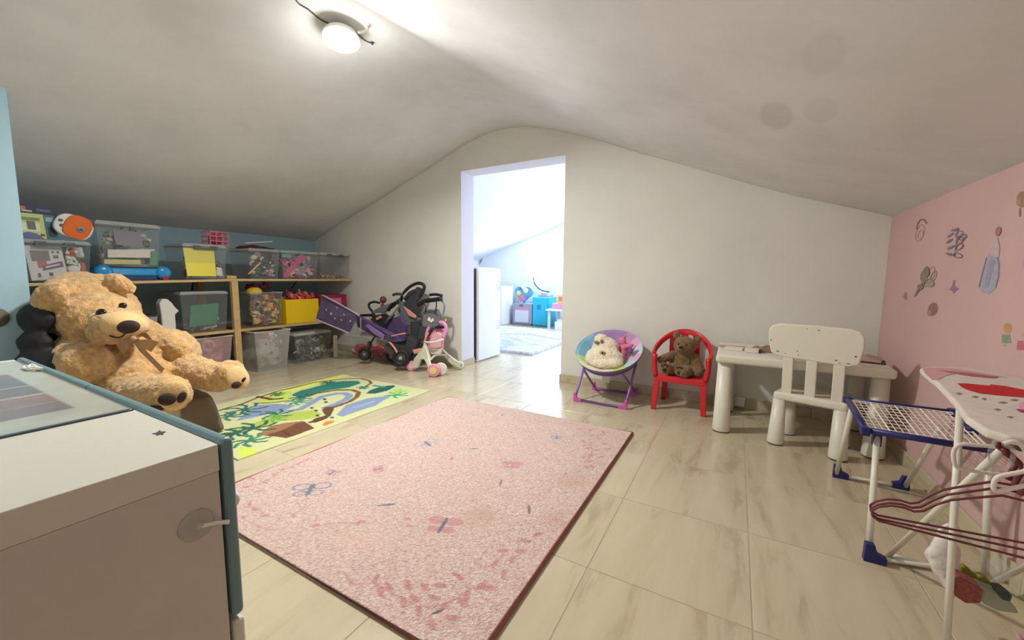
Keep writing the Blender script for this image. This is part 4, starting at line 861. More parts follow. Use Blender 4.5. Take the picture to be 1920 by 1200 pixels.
# floor row
crate('pink translucent tub on the floor under the middle shelf', 1.62, 1.925, .002, .375, xf=-4.085, dep=.40, lid=False, body=m_pinktub, rim=mat('pink_rim', (220,206,200), .4), tap=.035)
jumble('pink and brown soft toys in the pink tub', 1.68,1.90,.02,.35,-4.11,.3,[(206,150,160),(190,130,140),(220,190,190),(130,90,90)],36,33,.06)
crate('tall cloudy grey tub at foot of the shelf post', 2.05, 2.40, .002, .395, xf=-3.95, dep=.42, lid=False, body=m_clear2, rim=mat('cloudy_rim', (214,212,202), .4), tap=.035)
jumble('green, red and white toys topping the cloudy grey tub', 2.10,2.36,.04,.365,-3.98,.34,[(206,200,196),(96,150,50),(190,40,36),(190,180,180),(200,170,176),(206,206,206)],60,35,.055)
crate('low clear lidded box on the floor right of grey tub', 2.47, 2.90, .002, .33, xf=-4.0, dep=.42, clips=False)
jumble('grey green flat games in the low clear box', 2.49,2.88,.01,.28,-4.02,.34,[(120,124,112),(96,100,92),(150,150,140),(80,84,80),(190,190,180)],40,37,.055)
props(MB().box((-4.0,2.92,.002),(-3.975,2.965,.26)).build('white_holder', mat('off_white_plastic'), bevel=.008), 'narrow white plastic piece between the two floor boxes', 'plastic piece')
def box_y(label, x0, x1, y0, y1, z0, z1):
    t = thing('storage_box', label, 'storage box', ((x0+x1)/2,(y0+y1)/2,z0)); tp = .02
    B = [(x0+tp,y0+tp,z0),(x1-tp,y0+tp,z0),(x1-tp,y1-tp,z0),(x0+tp,y1-tp,z0)]; T = [(x0,y0,z1),(x1,y0,z1),(x1,y1,z1),(x0,y1,z1)]
    MB().add(B+T, [(0,1,5,4),(1,2,6,5),(2,3,7,6),(3,0,4,7),(3,2,1,0)]).build('body', m_clear, t); MB().tube(T, .007, 6, closed=True).build('rim', m_rim, t)
box_y('long clear open box behind the doll prams by the wall', -3.93,-3.02,3.02,3.28,.002,.26)
mb = MB(); rnd = random.Random(41)
for _ in range(70): mb.ell((rnd.uniform(-3.86,-3.1), rnd.uniform(3.07,3.2), rnd.uniform(.03,.13)), (.05,.04,.03), None, 8, 6, rnd.choice([(196,60,56),(180,50,50),(206,80,70),(196,190,186),(150,60,60)]))
props(mb.build('toy_jumble', m_mix, vcol=True), 'red toys on the bottom of the long open box', 'toys', kind='stuff')
# ------------------------------------------------------------------ giant bear and its floor seat
m_fur = mat('tan_plush', (208,166,108), .95, var=.34, vscale=38, bump=1.0, bscale=70, sheen=.35)
m_fur2 = mat('pale_plush', (216,178,122), .9, var=.08, vscale=30, bump=.35, bscale=90, sheen=.3)
m_dk = mat('dark_brown_pad', (56,36,30), .8, var=.1)
t = thing('giant_teddy_bear', 'giant tan teddy bear lounging on a dark floor seat by the shelves', 'teddy bear', ad(250,740,2.35))
mb = MB(); E_ = lambda px,py,D,r,ro=0,ya=0,pi=0: mb.ell(ad(px,py,D), r, VB(ro,ya,pi), 20, 14)
E_(168,582,2.36,(.235,.225,.20),.25); E_(160,556,2.38,(.19,.18,.145),.15); E_(190,600,2.28,(.195,.18,.16),.1); E_(135,605,2.34,(.15,.15,.115))
E_(226,607,2.14,(.125,.12,.088),.15); E_(212,624,2.14,(.115,.105,.06),.1)
E_(94,557,2.10,(.105,.04,.074),-.5); E_(108,540,2.16,(.07,.05,.045),-.3); E_(125,548,2.22,(.06,.07,.05)); E_(226,532,2.34,(.098,.04,.048),.5); E_(205,524,2.42,(.07,.04,.03),.3)
E_(200,665,2.44,(.27,.23,.22)); E_(250,690,2.38,(.25,.23,.235),.3); E_(275,715,2.33,(.22,.22,.18),.2); E_(320,668,2.45,(.15,.16,.17))
mb.cap(ad(118,655,2.34), ad(162,682,2.08), .115, .108); mb.cap(ad(270,618,2.47), ad(338,655,2.36), .072, .066)
mb.cap(ad(225,735,2.2), ad(300,738,2.06), .10, .10); E_(318,738,2.03,(.10,.085,.095))
mb.cap(ad(335,690,2.42), ad(410,708,2.26), .105, .083); E_(432,702,2.24,(.075,.08,.082),-.3)
mb.build('body', m_fur, t, remesh=.0105, fur=.0075, fscale=32, sm_it=6)
mb = MB(); mb.ell(ad(233,608,2.11), (.095,.10,.070), VB(.15), 24, 16); mb.build('muzzle', m_fur2, t, smooth=True)
mz = ad(241,613,2.015); MB().ell(mz, (.056,.026,.034), VB(-.1), 20, 14).build('nose', m_dk, t, smooth=True)
for px,py,D,rr in ((190,587,2.055,.027),(230,573,2.13,.019)): MB().ell(ad(px,py,D), (rr,.015,rr*.85), VB(), 16, 10).build('eye', m_blk, t, smooth=True)
MB().tube([ad(236,625,2.02), ad(226,632,2.03), ad(214,632,2.04), ad(202,628,2.065)], .004, 6, sm=4).build('mouth', m_dk, t)
s1 = MB(); s1.ell(ad(326,742,1.955), (.062,.022,.074), VB(.25,-.45), 24, 14); s1.build('sole', m_fur2, t, smooth=True)
s2 = MB(); s2.ell(ad(446,708,2.175), (.052,.02,.068), VB(-.45,-.75), 24, 14); s2.build('sole', m_fur2, t, smooth=True)
for px,py,D,rx,rz,ro in ((313,749,1.925,.037,.030,0),(341,745,1.945,.017,.031,.5),(289,766,1.95,.042,.014,.1),(443,722,2.14,.024,.019,-.4),(457,712,2.16,.008,.016,.6)):
    MB().ell(ad(px,py,D), (rx,.012,rz), VB(ro,-.35), 18, 10).build('paw_pad', m_dk, t, smooth=True)
m_rib = mat('tan_ribbon', (176,136,96), .6, var=.08, bump=.2)
def ribbon(pts, wd, label=None, dz=.004):
    P = [Vector(p) for p in pts]; V = []; n_ = len(P)
    for i,p in enumerate(P):
        d = (P[min(i+1,n_-1)]-P[max(i-1,0)]).normalized(); s_ = d.cross(_fw).normalized()*wd[i]
        V += [p+s_, p-s_, p-s_+_fw*dz, p+s_+_fw*dz]
    mb = MB(); mb.add(V, [(i*4+j, i*4+(j+1)%4, (i+1)*4+(j+1)%4, (i+1)*4+j) for i in range(n_-1) for j in range(4)]+[(3,2,1,0),tuple(4*(n_-1)+k for k in range(4))])
    mb.build('ribbon', m_rib, t)
ribbon([ad(247,634,2.10), ad(262,643,2.10), ad(278,646,2.11), ad(290,650,2.13)], [.010,.018,.030,.034])
ribbon([ad(247,634,2.10), ad(232,648,2.09), ad(224,656,2.10)], [.010,.026,.030])
ribbon([ad(250,636,2.11), ad(265,655,2.11), ad(285,675,2.10), ad(305,695,2.09)], [.010,.014,.013,.014])
ribbon([ad(256,626,2.12), ad(272,628,2.14), ad(286,640,2.16)], [.008,.014,.006])
MB().ell(ad(249,635,2.09), (.018,.014,.016), VB(), 12, 8).build('ribbon_knot', m_rib, t, smooth=True)
t = thing('floor_seat', 'dark brown soft floor seat under the giant bear', 'seat', (-2.95,.95,0))
def fs_(mb):
    mb.hexa([(-3.3,.60,.012),(-2.62,.74,.012),(-2.60,1.16,.012),(-3.2,1.25,.012)],[(-3.25,.62,.20),(-2.70,.80,.20),(-2.66,1.13,.235),(-3.15,1.2,.22)]); mb.ell((-2.98,.92,.2),(.26,.22,.05),None,24,12)
mb = MB(); fs_(mb); mb.build('cushion', mat('olive_brown_leather', (120,102,74), .65, var=.15, bump=.3, bscale=12), t, remesh=.016, sm_it=12, fur=.004, fscale=6)
mb = MB()
for px,py,D,r in ((68,597,2.10,(.095,.045,.085)),(110,612,2.36,(.13,.10,.08)),(66,643,2.09,(.09,.045,.062)),(90,600,2.22,(.09,.06,.08)),(88,650,2.2,(.10,.06,.08)),(115,645,2.34,(.12,.1,.08)),(66,680,2.07,(.105,.045,.062)),(90,690,2.12,(.1,.06,.07)),(120,690,2.12,(.14,.11,.1)),(105,740,2.1,(.15,.13,.2))): mb.ell(ad(px,py,D), r, VB(), 16, 12)
mb.build('backrest', mat('black_quilt', (20,20,24), .7, bump=.4, bscale=25), t, remesh=.014, sm_it=3, fur=.003, fscale=16, label='black padded back of the seat in soft rolls')
# ------------------------------------------------------------------ doll prams by the door
m_bt = mat('black_tube', (30,30,34), .45); m_gt = mat('grey_tube', (140,140,132), .4); m_gf = mat('charcoal_fabric', (62,62,66), .85, bump=.3, bscale=60); m_gf2 = mat('grey_fabric', (112,110,118), .8, bump=.2, bscale=60)
m_pf = mat('purple_pram_fabric', (84,66,108), .8, var=.25, vscale=18); m_lf = mat('lilac_fabric', (134,108,158), .8); m_sp = mat('salmon_plastic', (222,158,146), .5); m_tire = mat('black_tyre', (24,24,26), .6)
m_net = mat('purple_net', (100,88,124), .6, var=.3, vscale=35, trans=.12)
def T_(t, nm, mt, pts, r, sm=4): return MB().tube([ay(x,y,Y) for x,y,Y in pts], r, 8, sm=sm).build(nm, mt, t, smooth=True)
def patch(t, nm, mt, pts, th=.012, label=None, bevel=.003):
    mb = MB(); mb.prism([ay(x,y,Y) for x,y,Y in pts], (0,th,0)); return mb.build(nm, mt, t, bevel=bevel, label=label)
def wheel(t, c, r, w_, axis, hub=(120,120,120)):
    wh = MB().tube([Vector(c)+Vector(e)*0 for e in ()] or [Vector(c)+((Vector(axis).normalized().cross(Vector((0,0,1)))).normalized()*math.cos(6.2832*k/24)+Vector((0,0,1))*math.sin(6.2832*k/24))*(r-w_*.5) for k in range(24)], w_*.5, 8, closed=True).build('wheel', m_tire, t, smooth=True)
    MB().lathe([(r-w_*.6,-w_*.12),(r-w_*.6,w_*.12),(.02,w_*.3),(.012,w_*.5)], c, axis, 20).build('rim', mat('dark_grey_plastic', (58,58,62), .5), wh)
    MB().lathe([(.018,-w_*.6),(.018,w_*.6),(.008,w_*.7)], c, axis, 14).build('hub', mat('hub_%d'%hub[0], hub, .4), wh)
    return wh
AXS = (.45,-.9,0)
# purple pram with net canopy
t = thing('doll_pram', 'purple doll pram with netted canopy held out to the left', 'doll pram', (-3.3,2.85,0))
patch(t, 'canopy', m_net, [(604,553,2.62),(672,590,2.72),(655,624,2.74),(592,598,2.60)], .006)
for pts in ([(604,553,2.60),(640,572,2.66),(674,592,2.72)],[(590,598,2.58),(622,611,2.66),(655,625,2.74)]): T_(t, 'canopy_rod', mat('lilac_tube', (176,164,182), .4), pts, .008)
for i,(x,y) in enumerate(((621,588),(632,577),(645,590),(640,600),(628,597),(657,602),(612,581))):
    p = ay(x,y,2.60+(x-600)*.0017); MB().lathe([(.010 if i else .016,0),(.010 if i else .016,.002)], p, (0,-1,0), 8).build('spot', mat('pale_rose', (206,180,200), .7), t)
patch(t, 'seat_sling', m_pf, [(668,592,2.78),(690,604,2.78),(730,625,2.8),(752,640,2.8),(738,642,2.8),(700,630,2.8),(668,612,2.8)], .05)
patch(t, 'seat_side', m_pf, [(722,600,2.95),(750,592,2.95),(760,610,2.95),(757,640,2.95),(735,636,2.95),(722,618,2.95)], .04)
patch(t, 'seat_band', m_lf, [(684,610,2.76),(690,608,2.76),(720,628,2.76),(718,636,2.76),(700,626,2.76)], .012)
for pts in ([(669,590,2.75),(668,606,2.75),(672,622,2.76)],[(676,596,2.74),(677,628,2.75)]): T_(t, 'strap', m_gt, pts, .006)
T_(t, 'frame_tube', m_bt, [(697,598,2.9),(715,622,2.88),(735,645,2.86),(748,668,2.84)], .011)
T_(t, 'frame_tube', m_bt, [(740,590,2.95),(722,610,2.92),(700,635,2.9),(692,655,2.9)], .010)
T_(t, 'frame_tube', m_sp, [(730,641,2.81),(738,650,2.81),(745,661,2.81)], .010)
T_(t, 'frame_tube', m_sp, [(734,630,2.78),(748,627,2.78),(760,625,2.78)], .006)
T_(t, 'fork', m_bt, [(692,640,2.88),(692,668,2.88)], .014, 1)
wheel(t, ay(684,664,2.87), .072, .03, AXS); wheel(t, ay(752,671,2.84), .088, .042, AXS, (160,160,166))
for x,y,c in ((755,664,0),):
    pass
wheel(t, ay(735,668,3.0)*1.0+Vector((0,0,-.0)), .07, .03, AXS)
# upper small pushchair lying over it
t = thing('doll_pushchair', 'folded black doll pushchair lying between the two prams', 'doll pushchair', (-3.2,3.05,.3))
T_(t, 'hood_hoop', m_bt, [(699,585,3.1),(692,576,3.1),(693,569,3.1),(702,566,3.1),(712,568,3.1)], .013)
patch(t, 'seat_fabric', m_gf2, [(700,582,3.08),(712,576,3.08),(735,567,3.08),(745,566,3.08),(735,577,3.08),(716,587,3.08),(704,587,3.08)], .03)
T_(t, 'push_bar', m_bt, [(675,592,3.08),(690,591,3.08),(703,592,3.08)], .016)
T_(t, 'frame_tube', m_bt, [(700,586,3.08),(702,600,3.08),(706,606,3.08)], .018); T_(t, 'frame_tube', m_bt, [(728,582,3.06),(735,572,3.06),(746,565,3.06)], .018); T_(t, 'frame_tube', m_gt, [(726,600,3.04),(738,588,3.04),(748,572,3.04)], .010)
patch(t, 'frame_joint', m_sp, [(704,596,3.04),(712,592,3.04),(714,596,3.04),(706,601,3.04)], .02)
patch(t, 'frame_fabric', mat('night_fabric', (34,38,48), .8), [(697,592,3.06),(720,588,3.06),(736,598,3.06),(728,616,3.06),(706,610,3.06)], .03)
t = thing('brown_doll', 'brown headed doll peeping above the folded doll pushchair', 'doll', ay(719,570,3.14))
MB().ell(ay(718.5,562,3.16), (.037,.037,.040), None, 18, 12).build('head', mat('brown_doll', (112,66,48), .55, var=.15), t, smooth=True); MB().tube([ay(718,570,3.16), ay(716,578,3.16)], .02, 8).build('neck', mat('brown_doll'), t, smooth=True)
# black and grey pushchair
t = thing('doll_stroller', 'black and grey doll stroller with butterfly pocket against the wall', 'doll stroller', (-2.75,3.05,0))
T_(t, 'hood_hoop', m_bt, [(752,562,3.10),(757,550,3.10),(768,538,3.12),(783,531,3.14),(794,534,3.14),(795,543,3.14),(788,557,3.12)], .017)
T_(t, 'hood_stripe', mat('silver_trim', (206,206,206), .3), [(756,556,3.07),(762,549,3.08),(770,544,3.09),(779,540,3.10)], .006)
patch(t, 'hood_fabric', m_gf, [(756,560,3.14),(766,547,3.14),(782,538,3.14),(790,542,3.14),(785,560,3.14),(774,572,3.14),(764,570,3.14)], .03)
T_(t, 'armrest', mat('brown_grip', (70,62,58), .6), [(737,553,3.06),(744,551,3.06),(755,552,3.06)], .015)
patch(t, 'seat_shell', m_gf2, [(745,560,3.1),(750,560,3.1),(756,580,3.1),(765,592,3.1),(790,598,3.1),(786,606,3.1),(766,606,3.1),(752,596,3.1),(745,580,3.1)], .03)
patch(t, 'seat_back', m_gf, [(756,566,3.13),(784,566,3.13),(786,598,3.13),(770,600,3.13),(758,582,3.13)], .03)
patch(t, 'seat_piping', m_sp, [(756,574,3.07),(765,580,3.07),(780,592,3.07),(779,597,3.07),(766,592,3.07)], .012)
patch(t, 'back_panel', m_gf, [(768,604,3.08),(786,600,3.08),(786,640,3.08),(778,640,3.08),(770,625,3.08)], .04)
patch(t, 'lower_basket', m_gf, [(722,645,2.98),(760,628,3.0),(783,648,3.0),(776,668,2.98),(745,680,2.96)], .08)
patch(t, 'basket_panel', m_gf2, [(718,648,2.93),(730,650,2.93),(746,668,2.93),(737,672,2.93),(724,660,2.93)], .02)
T_(t, 'frame_tube', m_bt, [(790,600,3.05),(785,625,3.03),(783,645,3.0),(770,668,2.96)], .009)
T_(t, 'frame_tube', m_gt, [(748,566,3.08),(747,585,3.08),(755,602,3.08),(770,608,3.08)], .006)
T_(t, 'push_handle', m_bt, [(784,572,3.02),(795,565,3.02),(806,563,3.02),(815,562,3.02),(828,560,3.02)], .022)
T_(t, 'push_handle', m_bt, [(806,553,3.03),(816,552,3.03),(829,554,3.03)], .014)
T_(t, 'handle_loop', m_gt, [(826,562,3.05),(833,570,3.05),(832,585,3.05),(826,602,3.05)], .010)
pk = patch(t, 'pocket_bag', m_gf2, [(792,585,2.99),(800,580,2.99),(818,580,2.99),(822,590,2.99),(820,612,2.99),(808,615,2.99),(791,612,2.99)], .05, bevel=.012)
patch(t, 'bag_front', m_gf, [(786,612,3.0),(793,614,3.0),(810,616,3.0),(800,632,3.0),(790,637,3.0),(784,634,3.0)], .04)
for pts in ([(797,584,2.975),(798,575,2.975),(795,566,2.98)],[(816,584,2.975),(818,575,2.975),(818,564,2.98)]): T_(t, 'bag_strap', m_bt, pts, .006)
for pl in ([(804,594),(808,598),(806,603),(801,600)],[(806,602),(812,596),(813,602),(808,605)]):
    mb = MB(); mb.prism([ay(x,y,2.983) for x,y in pl], (0,.004,0)); mb.build('butterfly', mat('paper_white'), pk)
T_(t, 'zip_line', m_bt, [(792,586,2.975),(808,583,2.975),(820,588,2.975)], .004)
# pink and white walker
t = thing('doll_high_chair', 'pink and white toy high chair with wheels right beside the doorway', 'toy high chair', (-2.55,3.0,0))
m_wp = mat('ivory_plastic', (226,222,204), .4); m_pp = mat('pink_plastic', (226,150,170), .4); m_pp2 = mat('light_pink', (232,178,186), .45); m_lp = mat('lilac_pink', (224,150,200), .4)
T_(t, 'head_bow', m_lp, [(799,632,3.0),(803,617,3.0),(813,607,3.02),(825,604,3.02),(834,608,3.02),(836,618,3.02),(831,634,3.0)], .017)
patch(t, 'backrest', m_pp, [(800,625,3.03),(808,617,3.03),(828,616,3.03),(832,622,3.03),(828,655,3.02),(803,658,3.02),(797,640,3.02)], .03, bevel=.008)
patch(t, 'back_cushion', m_pp2, [(804,640,2.99),(810,627,2.99),(820,622,2.99),(827,628,2.99),(824,652,2.99),(806,654,2.99)], .03, bevel=.010)
T_(t, 'side_rail', m_sp, [(795,646,2.97),(798,634,2.97),(803,624,2.98)], .010)
patch(t, 'handle_bar', m_bt, [(815,614,3.0),(822,610,3.0),(832,612,3.0),(832,616,3.0),(816,617,3.0)], .01, bevel=.001)
T_(t, 'tray', m_wp, [(795,641,2.93),(806,642,2.90),(820,640,2.92),(831,636,2.98)], .010)
patch(t, 'seat_front', mat('ivory_plastic'), [(804,655,2.97),(826,654,2.97),(824,664,2.97),(808,664,2.97)], .03)
patch(t, 'side_shell', mat('sage_ivory', (206,208,184), .45), [(795,643,2.90),(800,655,2.90),(805,672,2.90),(803,690,2.86),(795,674,2.88),(788,674,2.88),(782,690,2.88),(772,692,2.88),(776,672,2.9),(790,655,2.9)], .03, bevel=.006)
patch(t, 'foot_pad', m_sp, [(773,656,2.9),(786,653,2.9),(791,655,2.9),(789,661,2.9),(776,664,2.9)], .03, bevel=.004)
T_(t, 'leg', m_wp, [(797,650,2.89),(803,668,2.88),(806,682,2.85),(812,694,2.84)], [.010,.010,.012,.02])
T_(t, 'leg', m_wp, [(826,641,3.02),(830,655,3.06),(842,667,3.12),(856,678,3.18),(862,684,3.2)], [.008,.009,.010,.014,.02])
T_(t, 'brace', m_wp, [(807,675,2.9),(815,667,2.98),(826,665,3.05),(838,666,3.12)], .009)
patch(t, 'leg_web', mat('sage_ivory'), [(832,668,3.1),(846,672,3.13),(862,680,3.18),(862,690,3.18),(852,690,3.18),(843,680,3.13)], .02)
def drum(c, r, w_, mt, mt2):
    c = Vector(c); A = Vector((.5,-.86,0)).normalized()
    wh = MB().lathe([(r*.9,-w_/2),(r,-w_*.35),(r,w_*.35),(r*.9,w_/2)], c, A, 24).build('wheel', mt, t, smooth=False)
    MB().lathe([(r*.55,w_*.5),(r*.5,w_*.6)], c, A, 20).build('wheel_cap', mt2, wh); return wh
drum(fl(811,707)+Vector((0,.02,.062)), .060, .06, m_pp, mat('cream_yellow', (236,206,140), .4)); drum(fl(816,705)+Vector((.035,.04,.065)), .060, .03, m_wp, m_wp)
drum(fl(770,696)+Vector((0,.02,.05)), .050, .05, m_pp, m_pp2); drum(fl(861,693)+Vector((0,.01,.045)), .043, .03, m_wp, mat('grey_dial'))
MB().ell(ay(835,600,3.1), (.012,.012,.016)).build('top_button', mat('cream_yellow'), t, smooth=True)
# ------------------------------------------------------------------ drying rack
m_navy = mat('navy_plastic', (34,36,104), .4); m_wt = mat('white_tube', (226,222,206), .35)
RZ = .41
t = thing('drying_rack', 'low folding rack with navy frame and white mesh top', 'drying rack', (.58,1.95,0))
NL, FLc, FR, FR2, NR = fl(1622,806,RZ), fl(1588,748,RZ), fl(1786,772,RZ), fl(1822,808,RZ), fl(1862,845,RZ)
for a,b,r in ((NL,NR,.011),(FLc,FR,.008),(NL,FLc,.011),(FR,FR2,.006)): MB().tube([a,b], r, 8).build('frame_bar', m_navy, t, smooth=True)
for p in (NL,FLc,FR,FR2): MB().box((p.x-.013,p.y-.016,RZ-.018),(p.x+.013,p.y+.016,RZ+.012)).build('frame_corner', m_navy, t, bevel=.004)
mb = MB(); n1, n2 = 17, 10
P4 = lambda u,v: (NL.lerp(NR,u)).lerp(FLc.lerp(FR,u), v)
for i in range(n1+1): mb.tube([P4(i/n1,.03), P4(i/n1,.97)], .0016 if i%4 else .003, 4)
for j in range(n2+1): mb.tube([P4(.02,j/n2), P4(.99,j/n2)], .0016, 4)
mb.tube([P4(.02,.04),P4(.99,.04),P4(.99,.96),P4(.02,.96)], .004, 6, closed=True)
mb.build('mesh_top', mat('white_mesh', (232,222,214), .5), t)
ft = {'a': fl(1628,1044,.012), 'b': Vector((.737,1.755,.012)), 'c': fl(1568,890,.012), 'd': fl(1697,913,.012)}
top = {'a': fl(1645,812,RZ-.01), 'b': Vector((.725,1.79,RZ-.01)), 'c': fl(1598,762,RZ-.01), 'd': fl(1765,800,RZ-.02)}
for k in 'abcd':
    MB().tube([ft[k], top[k]], .0095, 10).build('leg', m_wt, t, smooth=True)
    p = ft[k]; s_ = 1 if k in 'ac' else -1
    if k == 'b': continue
    mb = MB(); mb.prism([p+Vector((-s_*.014,-.012,-.012)), p+Vector((s_*.045,-.012,-.012)), p+Vector((s_*.045,-.012,.012)), p+Vector((s_*.02,-.012,.022)), p+Vector((s_*.012,-.012,.05)), p+Vector((-s_*.012,-.012,.05))], (0,.024,0)); mb.build('corner_foot', m_navy, t, bevel=.002)
for a,b in (('a','b'),('c','d')): MB().tube([ft[a],ft[b]], .007, 8).build('foot_bar', m_wt, t, smooth=True)
p = top['a']; MB().box((p.x-.012,p.y-.012,p.z-.045),(p.x+.012,p.y+.012,p.z+.005)).build('leg_socket', m_navy, t, bevel=.002)
# ------------------------------------------------------------------ toy ironing board
t = thing('toy_ironing_board', 'toy ironing board with red and white cover beside the pink wall', 'ironing board', (.62,1.5,0))
o = [(.558,1.835),(.60,1.895),(.66,1.93),(.71,1.935),(.755,1.88),(.782,1.78),(.784,1.5),(.78,1.25),(.755,1.14),(.68,1.095),(.55,1.10),(.47,1.105),(.448,1.13),(.452,1.22),(.487,1.38),(.525,1.60),(.545,1.76)]
bd = MB(); bd.prism([(x,y,.622) for x,y in o], (0,0,.018)); B_ = bd.build('board', mat('board_cover', (216,206,196), .8, var=.07, vscale=25, bump=.2, bscale=60), t, bevel=.006, seg=3)
def pr_(nm, rgb, pts, k=0):
    P = [fl(x,y,.6405+.0004*k) for x,y in pts]; mb = MB(); mb.prism(P, (0,0,.0006)); mb.build(nm, mat('cloth_%d_%d_%d'%rgb, rgb, .8), B_)
pr_('red_print', (190,14,26), [(1795,719),(1812,719),(1840,722),(1855,723),(1858,721),(1885,724),(1905,728),(1925,732),(1930,746),(1905,744),(1870,741),(1840,738),(1820,733),(1805,727)])
pr_('pink_print', (206,160,158), [(1730,692),(1742,689),(1790,691),(1840,699),(1890,708),(1870,706),(1815,702),(1795,700),(1775,704),(1760,712),(1745,710),(1734,700)])
pr_('rose_line', (176,98,98), [(1762,695),(1790,697),(1830,701),(1872,707),(1865,709),(1820,705),(1780,699)], 1)
pr_('pink_patch', (226,160,190), [(1910,758),(1922,752),(1930,768),(1912,768)], 1); pr_('rose_patch', (170,60,100), [(1905,767),(1930,769),(1930,774),(1912,772)], 2)
for x,y,w_ in ((1798,738,6),(1845,748,5),(1870,768,7),(1894,782,6),(1902,750,8),(1880,755,9),(1828,744,7)): pr_('spot_print', (140,128,122), [(x-w_,y),(x,y-2),(x+w_,y),(x,y+2)])
for pts in ([(.505,1.395,.62),(.502,1.30,.0)],[(.497,1.72,.005),(.500,1.16,.62)]): MB().tube(pts, .0075, 12).build('leg', m_wt, t, smooth=True)
for pts in ([(.745,1.395,.62),(.742,1.30,.0)],[(.737,1.72,.005),(.740,1.16,.62)]): MB().tube(pts, .0075, 12).build('leg', m_wt, t, smooth=True)
MB().tube([(.497,1.72,.012),(.737,1.72,.012)], .009, 8).build('foot_bar', m_wt, t, smooth=True); MB().tube([(.502,1.30,.012),(.742,1.30,.012)], .009, 8).build('foot_bar', m_wt, t, smooth=True)
MB().tube([(.50,1.41,.265),(.50,1.49,.262)], .004, 6).build('hinge', m_gt, t)
MB().box((.49,1.12,.608),(.72,1.19,.621)).build('underside_bracket', mat('brown_grip'), t, bevel=.002)
# ------------------------------------------------------------------ hangers on the board's frame
m_mw = mat('maroon_wire', (112,50,56), .4)
def hanger_pts(Y):
    A = [ay(x,y,Y) for x,y in ((1891,896),(1860,903),(1810,911),(1770,918),(1745,928),(1722,942),(1706,944),(1688,938),(1665,936),(1642,940),(1632,947),(1633,958),(1645,966))]
    nk = A[0]; tipx = A[-1]
    R_ = [Vector((2*nk.x-p.x, p.y, p.z+(nk.x-p.x)*.0)) for p in reversed(A[:-2])]
    return A, R_
A, R_ = hanger_pts(1.17); nk = A[0]; xr = min(.79, R_[0].x); k_ = (xr-nk.x)/(R_[0].x-nk.x)
R_ = [Vector((nk.x+(p.x-nk.x)*k_, p.y, p.z)) for p in R_]
t0 = thing('coat_hanger', 'maroon wire hanger hanging straightest, topmost of the three', 'hanger', nk, 'maroon wire hangers under the toy ironing board')
MB().tube(A[1:]+R_[:1]+R_[1:-1], .0026, 8, closed=True).build('wire', m_mw, t0, smooth=True)
MB().tube([nk+Vector((0,0,-.004)), nk+Vector((.004,0,.02)), nk+Vector((.008,0,.034)), nk+Vector((-.004,0,.052)), nk+Vector((-.018,0,.060)), nk+Vector((-.022,0,.07))], .005, 8, sm=4).build('hook', m_mw, t0, smooth=True)
for i,(dy,an,lb) in enumerate(((-.012,.03,'maroon wire hanger in the middle of the three'),(-.022,.085,'maroon wire hanger tilted lowest of the three'))):
    r_o = t0.copy(); scene.collection.objects.link(r_o); tip_ = A[9]; r_o.location = tip_+Matrix.Rotation(an,3,'Y')@(nk-tip_)+Vector((0,dy,-.002)); r_o.rotation_euler = (0,an,0); r_o['label'] = lb; ORG[r_o.name] = ORG[t0.name]
    for c in list(t0.children):
        if c.type == 'MESH': d = c.copy(); scene.collection.objects.link(d); d.parent = r_o
m_wh = mat('white_hanger', (228,218,208), .35)
def whang(label, loop, hook, Y, grp='white plastic hangers under the toy ironing board'):
    tt = thing('coat_hanger', label, 'hanger', ay(*loop[0],Y), grp)
    MB().tube([ay(x,y,Y) for x,y in loop], .0042, 8, closed=True, sm=3).build('arm', m_wh, tt, smooth=True)
    MB().tube([ay(x,y,Y) for x,y in hook], .004, 8, sm=4).build('hook', m_wh, tt, smooth=True)
whang('white plastic hanger whose rounded end points left past the pole', [(1870,838),(1830,835),(1802,833),(1790,842),(1788,858),(1795,876),(1830,884),(1875,890),(1960,900),(1990,880),(1960,850)], [(1900,843),(1895,828),(1880,818),(1868,826)], 1.22)
whang('white plastic hanger lower at the frame edge, angled upwards', [(1960,872),(1920,884),(1878,892),(1866,900),(1863,914),(1872,921),(1920,911),(1960,906),(2040,900),(2050,885)], [(1925,884),(1925,850),(1905,828),(1882,832)], 1.09)
props(MB().tube([ay(1878+22*math.cos(6.28*k/20), 852+28*math.sin(6.28*k/20), 1.13) for k in range(20)], .004, 8, closed=True).build('clear_ring', mat('clear_plastic'), smooth=True), 'clear plastic ring hanging among the coat hangers', 'ring')
# ------------------------------------------------------------------ bits on the floor below
t = thing('plastic_bag', 'crumpled white plastic bag hanging on the ironing board leg', 'plastic bag', (.52,1.5,.05))
mb = MB(); W0 = [(1748,1010,.20,1.46),(1735,1032,.17,1.46),(1742,1050,.13,1.46),(1765,1085,.07,1.46),(1785,1124,.02,1.44)]
P = [(1755,1005),(1780,1000),(1800,1030),(1798,1060),(1788,1124),(1768,1095),(1745,1060),(1733,1035)]
rnd = random.Random(6); c0 = ay(1768,1050,1.40)
V = [ay(x,y,1.38+rnd.uniform(-.02,.02)) for x,y in P]; V2 = [ay(x,y,1.47+rnd.uniform(-.02,.02)) for x,y in P]
mb.hexa(V, V2); mb.build('bag', mat('white_film', (220,216,210), .35, bump=.6, bscale=18), t, remesh=.010, sm_it=2, fur=.006, fscale=28)
MB().tube([ay(1755,1008,1.42), ay(1768,990,1.42), ay(1790,984,1.42), ay(1800,1005,1.42)], .005, 6, sm=4).build('handle', mat('white_film'), t, smooth=True)
